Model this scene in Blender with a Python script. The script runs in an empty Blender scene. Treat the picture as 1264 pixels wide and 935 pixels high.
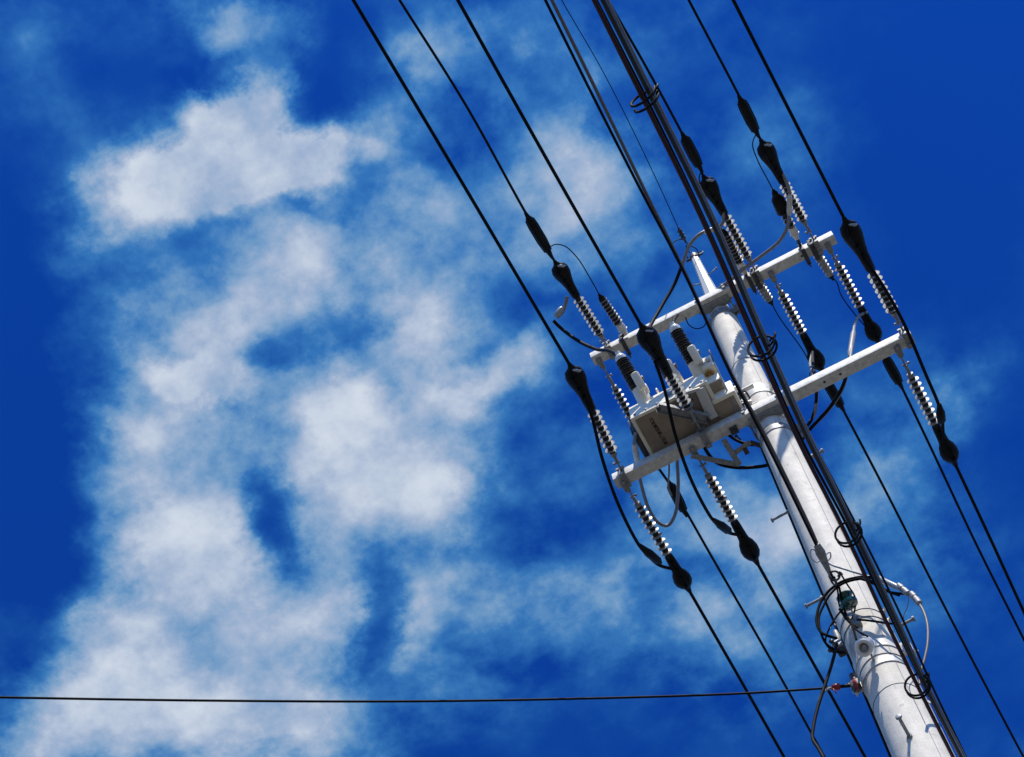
import bpy, bmesh, math, random
from mathutils import Vector, Matrix, Quaternion
random.seed(7)
SC = bpy.context.scene
COL = SC.collection
HT = 14.23                      # height of the upper crossarm above the ground

# ------------------------------------------------------------------ camera
ROWS = ((0.88481317, 0.45941231, -0.07775587), (0.44756913, -0.79159447, 0.41600489), (0.12956665, -0.40288773, -0.90603198))
FPX = 2374.244
CAM = Vector((0.25889, -5.90825, HT - 12.63048))
RM = Matrix(ROWS)
cd = bpy.data.cameras.new('camera')
cam = bpy.data.objects.new('camera', cd)
COL.objects.link(cam)
cam.matrix_world = Matrix.Translation(CAM) @ RM.transposed().to_4x4()
cd.sensor_fit = 'HORIZONTAL'
cd.sensor_width = 36.0
cd.lens = FPX / 1264 * 36
cd.clip_end = 5000
SC.camera = cam

# ------------------------------------------------------------------ sky, sun, exposure
SUN_EL, SUN_AZ = math.radians(57), math.radians(32)       # azimuth measured from -Y towards +X
SV = Vector((math.cos(SUN_EL) * math.sin(SUN_AZ), -math.cos(SUN_EL) * math.cos(SUN_AZ), math.sin(SUN_EL)))
sd = bpy.data.lights.new('sun', 'SUN')
sd.energy = 4.6
sd.angle = math.radians(0.53)
sd.color = (1.0, 0.95, 0.87)
sun = bpy.data.objects.new('sun', sd)
COL.objects.link(sun)
sun.rotation_euler = SV.to_track_quat('Z', 'Y').to_euler()
sun.location = (4, -6, 20)

W = bpy.data.worlds.new('World')
SC.world = W
W.use_nodes = True
NT = W.node_tree
NT.nodes.clear()
def N(t, kind, **kw):
    n = t.nodes.new(kind)
    for k, v in kw.items():
        if k in ('inp',):
            for a, b in v.items(): n.inputs[a].default_value = b
        else: setattr(n, k, v)
    return n
L = NT.links.new
out = N(NT, 'ShaderNodeOutputWorld')
bg = N(NT, 'ShaderNodeBackground', inp={'Strength': 0.1})
L(bg.outputs[0], out.inputs[0])
sky = N(NT, 'ShaderNodeTexSky', sky_type='NISHITA', sun_disc=False, sun_elevation=SUN_EL, sun_rotation=math.atan2(SV.x, SV.y), altitude=300, air_density=1.0, dust_density=0.15, ozone_density=4.0)
gam = N(NT, 'ShaderNodeGamma', inp={'Gamma': 1.55})
L(sky.outputs[0], gam.inputs[0])
tint = N(NT, 'ShaderNodeMix', data_type='RGBA', blend_type='MULTIPLY')
tint.inputs[0].default_value = 1.0
L(gam.outputs[0], tint.inputs[6])
tint.inputs[7].default_value = (0.045, 0.28, 0.64, 1)
SKYTINT = tint.inputs[7]
tc = N(NT, 'ShaderNodeTexCoord')
sep = N(NT, 'ShaderNodeSeparateXYZ')
L(tc.outputs['Generated'], sep.inputs[0])
zc = N(NT, 'ShaderNodeMath', operation='MAXIMUM'); zc.inputs[1].default_value = 0.08
L(sep.outputs[2], zc.inputs[0])
dx = N(NT, 'ShaderNodeMath', operation='DIVIDE'); L(sep.outputs[0], dx.inputs[0]); L(zc.outputs[0], dx.inputs[1])
dy = N(NT, 'ShaderNodeMath', operation='DIVIDE'); L(sep.outputs[1], dy.inputs[0]); L(zc.outputs[0], dy.inputs[1])
P0 = N(NT, 'ShaderNodeCombineXYZ'); L(dx.outputs[0], P0.inputs[0]); L(dy.outputs[0], P0.inputs[1])   # point on a flat cloud deck at unit height
# gentle warp so that the cloud edges are ragged
wn = N(NT, 'ShaderNodeTexNoise', noise_dimensions='3D', inp={'Scale': 7.0, 'Detail': 8.0, 'Roughness': 0.6})
L(P0.outputs[0], wn.inputs['Vector'])
ws = N(NT, 'ShaderNodeVectorMath', operation='SUBTRACT'); ws.inputs[1].default_value = (0.5, 0.5, 0.5)
L(wn.outputs['Color'], ws.inputs[0])
wm = N(NT, 'ShaderNodeVectorMath', operation='MULTIPLY'); wm.inputs[1].default_value = (0.075, 0.075, 0)
L(ws.outputs[0], wm.inputs[0])
wa = N(NT, 'ShaderNodeVectorMath', operation='ADD')
L(P0.outputs[0], wa.inputs[0]); L(wm.outputs[0], wa.inputs[1])
# second, finer warp for the frayed edges
wn2 = N(NT, 'ShaderNodeTexNoise', noise_dimensions='3D', inp={'Scale': 26.0, 'Detail': 9.0, 'Roughness': 0.62})
L(P0.outputs[0], wn2.inputs['Vector'])
ws2 = N(NT, 'ShaderNodeVectorMath', operation='SUBTRACT'); ws2.inputs[1].default_value = (0.5, 0.5, 0.5)
L(wn2.outputs['Color'], ws2.inputs[0])
wm2 = N(NT, 'ShaderNodeVectorMath', operation='MULTIPLY'); wm2.inputs[1].default_value = (0.045, 0.045, 0)
L(ws2.outputs[0], wm2.inputs[0])
wb = N(NT, 'ShaderNodeVectorMath', operation='ADD')
L(wa.outputs[0], wb.inputs[0]); L(wm2.outputs[0], wb.inputs[1])

def ray(px, py):
    return RM.transposed() @ Vector(((px - 632) / FPX, -(py - 467.5) / FPX, -1.0))
def deck(px, py):
    d = ray(px, py)
    return Vector((d.x / d.z, d.y / d.z))
# cloud masses: centre, half widths, turn and thickness
CLOUDS = [
 # broad thin veils
 (470,420,420,420,0,.16),(345,500,270,420,-8,.24),(650,330,260,330,0,.16),(850,700,330,220,0,.16),(1080,620,160,240,0,.10),(300,780,330,200,0,.16),(520,620,180,200,0,.18),
 # big upper left cloud
 (262,203,105,60,0,.72),(325,190,100,66,0,.6),(300,138,80,58,0,.6),(410,207,62,50,10,.75),(235,130,60,34,0,.25),(205,268,60,34,0,.18),(300,282,70,34,0,.12),(150,262,50,30,0,.2),(165,205,66,46,0,.45),(250,240,90,40,0,.35),(335,225,60,40,0,.25),
 (290,28,85,60,0,.62),(250,10,60,40,0,.15),(60,30,110,60,0,.22),(55,110,80,50,0,.14),(140,250,90,90,0,.22),(120,310,80,50,0,.12),
 (300,108,62,34,0,.38),(225,130,50,30,0,.22),(215,262,80,30,0,.2),(330,255,60,34,0,.2),(300,200,60,40,0,.25),(215,205,60,36,0,.2),
 # column below it
 (390,315,72,58,0,.50),(300,310,70,50,0,.15),(250,340,110,80,0,.16),(230,385,85,50,0,.35),(320,375,75,60,0,.28),(235,450,85,60,0,.50),(265,480,60,45,0,.30),(180,530,85,65,-30,.52),
 (400,480,75,58,0,.36),(445,528,75,50,10,.30),(425,510,90,60,10,.16),(300,580,80,60,0,.12),(185,630,100,75,0,.18),
 (250,690,100,70,0,.45),(220,750,120,75,0,.36),(110,810,110,70,0,.36),(215,830,130,80,0,.30),(340,860,115,90,0,.40),(345,760,95,65,0,.25),
 (50,900,120,70,0,.42),(190,930,200,80,0,.5),(350,930,120,80,0,.35),(120,880,120,70,0,.25),(250,880,140,70,0,.25),(60,850,60,40,0,.15),(240,720,70,50,0,.25),(330,870,80,60,0,.2),(120,830,70,50,0,.12),(425,520,60,40,0,.12),(240,470,50,40,0,.2),(175,545,50,40,0,.15),(430,610,80,65,0,.15),(480,570,90,60,0,.12),(545,600,80,70,0,.18),
 # centre
 (630,460,95,34,-28,.46),(560,500,70,36,-28,.16),(530,405,48,66,0,.40),(545,560,60,60,0,.12),(705,180,100,62,0,.48),(700,215,120,70,0,.30),(775,250,90,60,0,.28),
 (530,60,62,72,-20,.38),(475,160,58,56,0,.32),(600,290,85,75,30,.36),(560,240,60,50,0,.15),(640,60,120,80,0,.20),(760,330,100,45,0,.26),
 (640,130,50,60,0,.22),(690,90,40,50,0,.12),(895,640,120,72,0,.48),(970,690,80,60,0,.26),(830,775,130,62,0,.42),(900,850,90,55,0,.22),(700,765,90,70,0,.22),
 (560,740,80,110,0,.16),(540,640,90,60,0,.14),(1000,760,110,100,0,.22),(960,640,90,60,0,.15),(1010,230,130,120,0,.10),(1120,480,120,110,0,.12),(1150,620,120,110,0,.10),(660,820,160,80,0,.12),(620,860,80,60,0,.08),(930,175,100,80,0,.14),(1030,170,60,60,0,.13),(1090,560,100,80,0,.20),
 (1170,490,60,70,0,.28),(1170,700,110,70,0,.16),(850,30,160,60,0,.14),(420,880,100,90,0,.16),(500,890,80,60,0,.14),(1060,650,80,60,0,.10),
 (300,540,120,90,0,.22),(240,610,110,70,0,.22),(300,430,90,60,0,.18),(340,340,120,70,0,.10),(440,620,130,90,0,.18),(210,660,110,60,0,.20),(360,800,90,80,0,.20),(170,730,90,60,0,.15),(520,330,80,90,0,.14),(500,220,60,120,-25,.12),(590,120,60,120,-20,.12),(720,270,110,90,0,.14),(560,520,80,50,-28,.06),(420,690,60,80,0,.14),
 # gaps of open blue
 (345,655,42,66,-10,-.62),(470,770,45,70,0,-.42),(320,437,50,26,0,-.24),(620,650,50,60,0,-.22),(395,135,60,50,0,-.40),(25,500,95,240,0,-.50),(95,420,40,50,0,.12),(95,600,50,40,0,.16),(60,690,60,40,0,.15),(110,490,30,40,0,.10),(80,330,50,30,0,.14),(70,300,90,110,0,-.30),
 (560,125,35,26,0,-.22),(725,130,32,26,0,-.18),(480,700,40,60,0,-.10),(20,680,80,60,0,-.40),(235,85,60,22,0,-.30),(430,410,50,40,0,-.20),(370,262,40,16,0,-.15),
 (690,400,60,50,0,-.22),(640,560,70,60,0,-.18),(400,40,60,60,0,-.20),(560,380,30,40,0,-.08),(1180,150,160,260,0,-.25),(1230,600,80,120,0,-.12),(120,70,60,50,0,-.15),
]
acc = None
for (x, y, rx, ry, ang, w) in CLOUDS:
    c = deck(x, y); a = math.radians(ang)
    e1 = (deck(x + rx * math.cos(a) * .25, y + rx * math.sin(a) * .25) - c) * 4 * 1.45
    e2 = (deck(x - ry * math.sin(a) * .25, y + ry * math.cos(a) * .25) - c) * 4 * 1.45
    # nearly orthogonal on the deck: approximate by rotation + scale of the first axis
    th = math.atan2(e1.y, e1.x)
    mp = N(NT, 'ShaderNodeMapping', vector_type='TEXTURE')
    mp.inputs['Location'].default_value = (c.x, c.y, 0)
    mp.inputs['Rotation'].default_value = (0, 0, th)
    mp.inputs['Scale'].default_value = (e1.length * 1.0, e2.length * 1.0, 1)
    L(wb.outputs[0], mp.inputs[0])
    gr = N(NT, 'ShaderNodeTexGradient', gradient_type='SPHERICAL')
    L(mp.outputs[0], gr.inputs[0])
    sm = N(NT, 'ShaderNodeMapRange', interpolation_type='SMOOTHSTEP')
    sm.inputs['To Max'].default_value = w * 1.03 if w > 0 else w
    sm.inputs['From Max'].default_value = 0.95
    L(gr.outputs['Fac'], sm.inputs['Value'])
    if acc is None: acc = sm.outputs[0]
    else:
        ad = N(NT, 'ShaderNodeMath', operation='ADD'); L(acc, ad.inputs[0]); L(sm.outputs[0], ad.inputs[1]); acc = ad.outputs[0]
# soft limit on the sum so that overlapping masses do not turn solid
lim = N(NT, 'ShaderNodeMath', operation='MINIMUM'); L(acc, lim.inputs[0]); lim.inputs[1].default_value = 1.15
# unseen clouds outside the painted part, added from broad noise to neutralise the skylight
bn = N(NT, 'ShaderNodeTexNoise', inp={'Scale': 2.3, 'Detail': 5.0, 'Roughness': 0.55}); L(P0.outputs[0], bn.inputs['Vector'])
bmr = N(NT, 'ShaderNodeMapRange'); bmr.inputs['From Min'].default_value = .36; bmr.inputs['From Max'].default_value = .62; L(bn.outputs[0], bmr.inputs[0])
cc = deck(632, 467)
ds = N(NT, 'ShaderNodeVectorMath', operation='DISTANCE'); ds.inputs[1].default_value = (cc.x, cc.y, 0); L(P0.outputs[0], ds.inputs[0])
dm = N(NT, 'ShaderNodeMapRange', interpolation_type='SMOOTHSTEP'); dm.inputs['From Min'].default_value = .38; dm.inputs['From Max'].default_value = .7; L(ds.outputs['Value'], dm.inputs[0])
bmul = N(NT, 'ShaderNodeMath', operation='MULTIPLY'); L(bmr.outputs[0], bmul.inputs[0]); L(dm.outputs[0], bmul.inputs[1])
allc = N(NT, 'ShaderNodeMath', operation='ADD'); L(lim.outputs[0], allc.inputs[0]); L(bmul.outputs[0], allc.inputs[1])
# wispy detail
n1 = N(NT, 'ShaderNodeTexNoise', inp={'Scale': 15.0, 'Detail': 12.0, 'Roughness': 0.61}); L(P0.outputs[0], n1.inputs['Vector'])
n2 = N(NT, 'ShaderNodeTexNoise', inp={'Scale': 6.5, 'Detail': 5.0, 'Roughness': 0.55}); L(wa.outputs[0], n2.inputs['Vector'])
def mth(op, a, b, c=None):
    m = N(NT, 'ShaderNodeMath', operation=op)
    for i, v in enumerate((a, b, c)):
        if v is None: continue
        if isinstance(v, (int, float)): m.inputs[i].default_value = v
        else: L(v, m.inputs[i])
    return m.outputs[0]
d1 = mth('MULTIPLY_ADD', n1.outputs[0], 3.0, -1.5)
d2 = mth('MULTIPLY_ADD', n2.outputs[0], 1.6, -0.8)
dn = mth('ADD', d1, d2)
# detail bites most where the cloud is thin
tr_ = N(NT, 'ShaderNodeMapRange'); tr_.inputs['From Max'].default_value = .32; tr_.inputs['To Min'].default_value = .18; tr_.inputs['To Max'].default_value = .85
L(allc.outputs[0], tr_.inputs[0])
thin = mth('MULTIPLY', tr_.outputs[0], mth('MULTIPLY_ADD', lim.outputs[0], -0.30, 1.0))
dens = mth('ADD', allc.outputs[0], mth('MULTIPLY', dn, thin))
cov = N(NT, 'ShaderNodeMapRange', interpolation_type='SMOOTHSTEP')
cov.inputs['From Min'].default_value = -0.12; cov.inputs['From Max'].default_value = 1.5; cov.inputs['To Max'].default_value = .97
L(dens, cov.inputs[0])
ramp = N(NT, 'ShaderNodeValToRGB')
L(cov.outputs[0], ramp.inputs[0])
cr = ramp.color_ramp
cr.elements[0].position = 0; cr.elements[0].color = (.4, 2.7, 5.6, 1)
cr.elements[1].position = 1; cr.elements[1].color = (5.5, 5.95, 6.6, 1)
for p_, c_ in ((.3, (.75, 3.1, 5.8)), (.52, (2.0, 3.9, 5.6)), (.75, (3.6, 4.5, 5.7))):
    e = cr.elements.new(p_); e.color = c_ + (1,)
cscale = N(NT, 'ShaderNodeMix', data_type='RGBA', blend_type='MULTIPLY'); cscale.inputs[0].default_value = 1
L(ramp.outputs[0], cscale.inputs[6]); cscale.inputs[7].default_value = (1, 1, 1, 1)
mix = N(NT, 'ShaderNodeMix', data_type='RGBA')
L(mth('POWER', cov.outputs[0], 0.8), mix.inputs[0]); L(tint.outputs[2], mix.inputs[6]); L(cscale.outputs[2], mix.inputs[7])
L(mix.outputs[2], bg.inputs[0])

SC.view_settings.view_transform = 'Standard'
SC.view_settings.look = 'None'
SC.view_settings.gamma = 1
SC.view_settings.exposure = 0.35
SC.view_settings.use_curve_mapping = False

# ------------------------------------------------------------------ helpers
def at(px, py, Z=None, Y=None, X=None):
    """a point seen in the photograph, put on a real plane (Z is measured from the upper crossarm)"""
    d = ray(px, py)
    if Z is not None: t = (Z + HT - CAM.z) / d.z
    elif Y is not None: t = (Y - CAM.y) / d.y
    else: t = (X - CAM.x) / d.x
    return CAM + d * t
def ats(px, py, z0, s=.04, y0=0.0):
    z = z0
    for i in range(12):
        p = at(px, py, Z=z); z = z0 - s * abs(p.y - y0)
    return at(px, py, Z=z)

def mat(name, col, rough=.5, metal=0., noise=0., nscale=30., bump=0., coat=0., trans=0., ior=1.5, spec=None, stretch=(1, 1, 1), col2=None):
    m = bpy.data.materials.new(name); m.use_nodes = True
    t = m.node_tree; b = t.nodes['Principled BSDF']
    b.inputs['Roughness'].default_value = rough; b.inputs['Metallic'].default_value = metal
    b.inputs['Coat Weight'].default_value = coat
    b.inputs['Transmission Weight'].default_value = trans; b.inputs['IOR'].default_value = ior
    if spec is not None: b.inputs['Specular IOR Level'].default_value = spec
    c1 = tuple(col) + (1,)
    b.inputs['Base Color'].default_value = c1
    if noise or bump or col2:
        co = t.nodes.new('ShaderNodeTexCoord'); mp = t.nodes.new('ShaderNodeMapping'); mp.inputs['Scale'].default_value = stretch
        t.links.new(co.outputs['Object'], mp.inputs[0])
        n = t.nodes.new('ShaderNodeTexNoise'); n.inputs['Scale'].default_value = nscale; n.inputs['Detail'].default_value = 7; n.inputs['Roughness'].default_value = .62
        t.links.new(mp.outputs[0], n.inputs['Vector'])
        r = t.nodes.new('ShaderNodeValToRGB')
        lo = col2 if col2 else tuple(c * (1 - noise) for c in col)
        r.color_ramp.elements[0].position = .32; r.color_ramp.elements[0].color = tuple(lo) + (1,)
        r.color_ramp.elements[1].position = .66; r.color_ramp.elements[1].color = c1
        t.links.new(n.outputs[0], r.inputs[0]); t.links.new(r.outputs[0], b.inputs['Base Color'])
        rr = t.nodes.new('ShaderNodeMapRange'); rr.inputs['To Min'].default_value = min(1, rough + .12); rr.inputs['To Max'].default_value = max(.05, rough - .08)
        t.links.new(n.outputs[0], rr.inputs[0]); t.links.new(rr.outputs[0], b.inputs['Roughness'])
        if bump:
            bu = t.nodes.new('ShaderNodeBump'); bu.inputs['Strength'].default_value = bump; bu.inputs['Distance'].default_value = .01
            t.links.new(n.outputs[0], bu.inputs['Height']); t.links.new(bu.outputs[0], b.inputs['Normal'])
    return m
def concrete_mat():
    m = mat('cast_concrete', (.74, .685, .585), .75, noise=.16, nscale=9, bump=.25)
    t = m.node_tree; b = t.nodes['Principled BSDF']
    base = b.inputs['Base Color'].links[0].from_socket
    co = t.nodes.new('ShaderNodeTexCoord')
    # fine speckle
    n = t.nodes.new('ShaderNodeTexNoise'); n.inputs['Scale'].default_value = 140; n.inputs['Detail'].default_value = 4
    t.links.new(co.outputs['Object'], n.inputs['Vector'])
    r = t.nodes.new('ShaderNodeMapRange'); r.inputs['From Min'].default_value = .3; r.inputs['From Max'].default_value = .7; r.inputs['To Min'].default_value = .86; r.inputs['To Max'].default_value = 1.04
    t.links.new(n.outputs[0], r.inputs[0])
    mx = t.nodes.new('ShaderNodeMix'); mx.data_type = 'RGBA'; mx.blend_type = 'MULTIPLY'; mx.inputs[0].default_value = 1
    t.links.new(base, mx.inputs[6]); t.links.new(r.outputs[0], mx.inputs[7])
    # long rain streaks down the shaft
    mp = t.nodes.new('ShaderNodeMapping'); mp.inputs['Scale'].default_value = (22, 22, .8)
    t.links.new(co.outputs['Object'], mp.inputs[0])
    n2 = t.nodes.new('ShaderNodeTexNoise'); n2.inputs['Scale'].default_value = 1.0; n2.inputs['Detail'].default_value = 5
    t.links.new(mp.outputs[0], n2.inputs['Vector'])
    r2 = t.nodes.new('ShaderNodeMapRange'); r2.inputs['From Min'].default_value = .35; r2.inputs['From Max'].default_value = .62; r2.inputs['To Min'].default_value = .84; r2.inputs['To Max'].default_value = 1
    t.links.new(n2.outputs[0], r2.inputs[0])
    mx2 = t.nodes.new('ShaderNodeMix'); mx2.data_type = 'RGBA'; mx2.blend_type = 'MULTIPLY'; mx2.inputs[0].default_value = 1
    t.links.new(mx.outputs[2], mx2.inputs[6]); t.links.new(r2.outputs[0], mx2.inputs[7])
    # small dark pits and stains
    n3 = t.nodes.new('ShaderNodeTexNoise'); n3.inputs['Scale'].default_value = 26; n3.inputs['Detail'].default_value = 3
    t.links.new(co.outputs['Object'], n3.inputs['Vector'])
    r3 = t.nodes.new('ShaderNodeMapRange'); r3.inputs['From Min'].default_value = .28; r3.inputs['From Max'].default_value = .38; r3.inputs['To Min'].default_value = .72; r3.inputs['To Max'].default_value = 1
    t.links.new(n3.outputs[0], r3.inputs[0])
    mx3 = t.nodes.new('ShaderNodeMix'); mx3.data_type = 'RGBA'; mx3.blend_type = 'MULTIPLY'; mx3.inputs[0].default_value = 1
    t.links.new(mx2.outputs[2], mx3.inputs[6]); t.links.new(r3.outputs[0], mx3.inputs[7])
    t.links.new(mx3.outputs[2], b.inputs['Base Color'])
    return m
M = dict(
 concrete=concrete_mat(),
 seam=mat('mould_seam', (.40, .39, .36), .85, noise=.3, nscale=60, stretch=(1, 1, .1)),
 galv=mat('galvanised_steel', (.67, .655, .60), .55, .15, noise=.34, nscale=26, bump=.12),
 galvd=mat('weathered_galvanised_steel', (.30, .31, .31), .55, .35, noise=.45, nscale=50, bump=.15),
 whitesteel=mat('white_galvanised_cone', (.58, .58, .55), .45, .1, noise=.12, nscale=20),
 dark=mat('dark_steel', (.07, .07, .075), .5, .5, noise=.4, nscale=60),
 rubber=mat('black_rubber', (.006, .006, .007), .38, noise=.3, nscale=40, bump=.15, spec=.16),
 greyrub=mat('grey_plastic_and_highlight', (.30, .31, .33), .3, noise=.15, nscale=40),
 cable=mat('black_cable_jacket', (.007, .007, .008), .6, noise=.2, nscale=25, spec=.1),
 cableg=mat('glossy_black_jacket', (.012, .012, .015), .3, noise=.3, nscale=12, spec=.45),
 cablem=mat('matt_black_jacket', (.006, .006, .007), .75, spec=.04),
 cable2=mat('reddish_black_cable_jacket', (.045, .010, .010), .4, noise=.3, nscale=25, spec=.3),
 greycable=mat('grey_cable_jacket', (.21, .215, .23), .45, noise=.25, nscale=30),
 browncable=mat('weathered_brown_cable', (.16, .13, .12), .5, noise=.35, nscale=60),
 shed=mat('white_silicone', (.36, .355, .33), .42, noise=.38, nscale=28),
 shedd=mat('dark_silicone', (.022, .018, .018), .45, noise=.3, nscale=60, spec=.25),
 core=mat('shade_black_core', (.022, .020, .020), .55, spec=.2),
 porc=mat('glazed_porcelain', (.72, .70, .64), .2, noise=.1, nscale=30, coat=.5),
 beige=mat('beige_enamel', (.87, .79, .62), .42, noise=.10, nscale=14, bump=.03, coat=.15),
 panel=mat('warm_grey_panel', (.33, .25, .165), .32, noise=.35, nscale=5, coat=.2, col2=(.15, .125, .095)),
 ink=mat('black_ink', (.006, .005, .005), .8, spec=.1),
 brass=mat('brass', (.55, .28, .08), .35, .8, noise=.3, nscale=60),
 glass=mat('green_glass', (.002, .055, .045), .15, coat=.25),
 red=mat('red_tape', (.36, .010, .008), .4, noise=.3, nscale=90),
 strap=mat('dark_strap', (.13, .13, .13), .6, .3, noise=.3, nscale=60),
 strip=mat('earthing_strip', (.50, .46, .41), .55, .1, noise=.3, nscale=30),
 ground=mat('ground_concrete', (.10, .098, .09), .9, noise=.35, nscale=1.3, bump=.1),
)

def smooth_pts(pts, sub=8):
    pts = [Vector(p) for p in pts]
    if len(pts) < 3: return pts
    o = []
    P = [pts[0] * 2 - pts[1]] + pts + [pts[-1] * 2 - pts[-2]]
    for i in range(1, len(P) - 2):
        a, b, c, d = P[i - 1:i + 3]
        # centripetal Catmull-Rom keeps uneven spacing free of loops
        t0 = 0; t1 = t0 + max(1e-5, (b - a).length) ** .5; t2 = t1 + max(1e-5, (c - b).length) ** .5; t3 = t2 + max(1e-5, (d - c).length) ** .5
        for k in range(sub):
            t = t1 + (t2 - t1) * k / sub
            A1 = a * ((t1 - t) / (t1 - t0)) + b * ((t - t0) / (t1 - t0))
            A2 = b * ((t2 - t) / (t2 - t1)) + c * ((t - t1) / (t2 - t1))
            A3 = c * ((t3 - t) / (t3 - t2)) + d * ((t - t2) / (t3 - t2))
            B1 = A1 * ((t2 - t) / (t2 - t0)) + A2 * ((t - t0) / (t2 - t0))
            B2 = A2 * ((t3 - t) / (t3 - t1)) + A3 * ((t - t1) / (t3 - t1))
            o.append(B1 * ((t2 - t) / (t2 - t1)) + B2 * ((t - t1) / (t2 - t1)))
    o.append(pts[-1])
    return o

class MB:
    def __init__(s): s.v = []; s.f = []
    def sweep(s, pts, rads, seg=10, sx=1., sy=1., up=None, cap=True, closed=False):
        pts = [Vector(p) for p in pts]; n = len(pts)
        if not hasattr(rads, '__len__'): rads = [rads] * n
        tang = []
        for i in range(n):
            if closed: d = pts[(i + 1) % n] - pts[i - 1]
            else: d = pts[min(n - 1, i + 1)] - pts[max(0, i - 1)]
            tang.append(d.normalized())
        u = Vector(up) if up is not None else (Vector((0, 0, 1)) if abs(tang[0].z) < .9 else Vector((1, 0, 0)))
        base = len(s.v)
        for i in range(n):
            t = tang[i]; u = (u - t * u.dot(t)).normalized(); w = t.cross(u)
            for k in range(seg):
                a = 2 * math.pi * k / seg
                s.v.append(pts[i] + (u * math.cos(a) * sx + w * math.sin(a) * sy) * rads[i])
        m = n if closed else n - 1
        for i in range(m):
            j = (i + 1) % n
            for k in range(seg):
                k2 = (k + 1) % seg
                s.f.append((base + i * seg + k, base + i * seg + k2, base + j * seg + k2, base + j * seg + k))
        if cap and not closed:
            s.f.append(tuple(base + k for k in range(seg))[::-1])
            s.f.append(tuple(base + (n - 1) * seg + k for k in range(seg)))
        return s
    def tube(s, pts, r, seg=10, sub=8): return s.sweep(smooth_pts(pts, sub), r, seg)
    def lathe(s, p0, d, prof, seg=20, sx=1., sy=1., up=None):
        """prof: list of (distance along d, radius)"""
        p0 = Vector(p0); d = Vector(d).normalized()
        u = Vector(up) if up is not None else (Vector((0, 0, 1)) if abs(d.z) < .9 else Vector((1, 0, 0)))
        u = (u - d * u.dot(d)).normalized(); w = d.cross(u); base = len(s.v); n = len(prof)
        for (t, r) in prof:
            for k in range(seg):
                a = 2 * math.pi * k / seg
                s.v.append(p0 + d * t + (u * math.cos(a) * sx + w * math.sin(a) * sy) * max(r, 1e-4))
        for i in range(n - 1):
            for k in range(seg):
                k2 = (k + 1) % seg
                s.f.append((base + i * seg + k, base + i * seg + k2, base + (i + 1) * seg + k2, base + (i + 1) * seg + k))
        s.f.append(tuple(base + k for k in range(seg))[::-1]); s.f.append(tuple(base + (n - 1) * seg + k for k in range(seg)))
        return s
    def bolt(s, p, d, length, r=.006, head=.011):
        d = Vector(d).normalized()
        s.lathe(p, d, [(0, r), (length, r)], 8)
        s.lathe(Vector(p) + d * length, d, [(0, head), (head * .8, head)], 6)
        return s
    def box(s, c, size, ax=None, bev=.002, taper=None):
        b = bmesh.new(); bmesh.ops.create_cube(b, size=1)
        for v in b.verts:
            v.co = Vector((v.co.x * size[0], v.co.y * size[1], v.co.z * size[2]))
            if taper and v.co.z > 0: v.co.x *= taper[0]; v.co.y *= taper[1]
        if bev: bmesh.ops.bevel(b, geom=list(b.edges), offset=bev, segments=2, affect='EDGES', profile=.6)
        A = Matrix.Identity(3)
        if ax is not None: A = Matrix([Vector(a).normalized() for a in ax]).transposed()
        base = len(s.v); b.verts.ensure_lookup_table()
        for v in b.verts: s.v.append(Vector(c) + A @ v.co)
        for f in b.faces: s.f.append(tuple(base + v.index for v in f.verts))
        b.free(); return s
    def bar(s, p, q, w, h, up=(0, 0, 1), bev=.0015):
        p = Vector(p); q = Vector(q); d = (q - p); u = Vector(up); u = (u - d.normalized() * u.dot(d.normalized())).normalized(); w2 = u.cross(d.normalized())
        return s.box((p + q) / 2, (d.length, w, h), (d, w2, u), bev)
    def prism(s, poly, z0, z1, bev=0):
        """poly in the XY plane, extruded"""
        base = len(s.v); n = len(poly)
        for z in (z0, z1):
            for (x, y) in poly: s.v.append(Vector((x, y, z)))
        s.f.append(tuple(base + i for i in range(n))[::-1]); s.f.append(tuple(base + n + i for i in range(n)))
        for i in range(n):
            j = (i + 1) % n; s.f.append((base + i, base + j, base + n + j, base + n + i))
        return s
    def torus(s, c, ax, R, r, seg=28, rs=8, turns=1., rise=0., u=None, ex=1.):
        ax = Vector(ax).normalized(); u = Vector(u) if u is not None else (Vector((0, 0, 1)) if abs(ax.z) < .9 else Vector((1, 0, 0)))
        u = (u - ax * u.dot(ax)).normalized(); w = ax.cross(u); n = int(seg * turns)
        pts = []
        for k in range(n + (0 if turns == 1. else 1)):
            a = 2 * math.pi * k / seg
            pts.append(Vector(c) + (u * math.cos(a) * ex + w * math.sin(a)) * R + ax * rise * (k / seg - turns / 2))
        return s.sweep(pts, r, rs, closed=(turns == 1.))
    def build(s, name, m, parent=None, smooth=True):
        me = bpy.data.meshes.new(name)
        off = Vector((0, 0, 0))
        if parent is not None:
            off = parent['_o'].copy() if False else Vector(ORI[parent.name])
        else:
            mn = Vector((min(v.x for v in s.v), min(v.y for v in s.v), min(v.z for v in s.v))); mx_ = Vector((max(v.x for v in s.v), max(v.y for v in s.v), max(v.z for v in s.v)))
            off = Vector(((mn.x + mx_.x) / 2, (mn.y + mx_.y) / 2, mn.z))
        me.from_pydata([v - off for v in s.v], [], s.f)
        me.validate(); me.update()
        o = bpy.data.objects.new(name, me); COL.objects.link(o)
        if isinstance(m, str): m = M[m]
        me.materials.append(m)
        b = bmesh.new(); b.from_mesh(me); bmesh.ops.recalc_face_normals(b, faces=b.faces)
        for e in b.edges:
            if len(e.link_faces) == 2 and e.calc_face_angle(0) > math.radians(38): e.smooth = False
        b.to_mesh(me); b.free()
        if smooth:
            for p in me.polygons: p.use_smooth = True
        ORI[o.name] = tuple(off)
        if parent is not None: o.parent = parent
        else: o.location = off
        return o
ORI = {}
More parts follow.
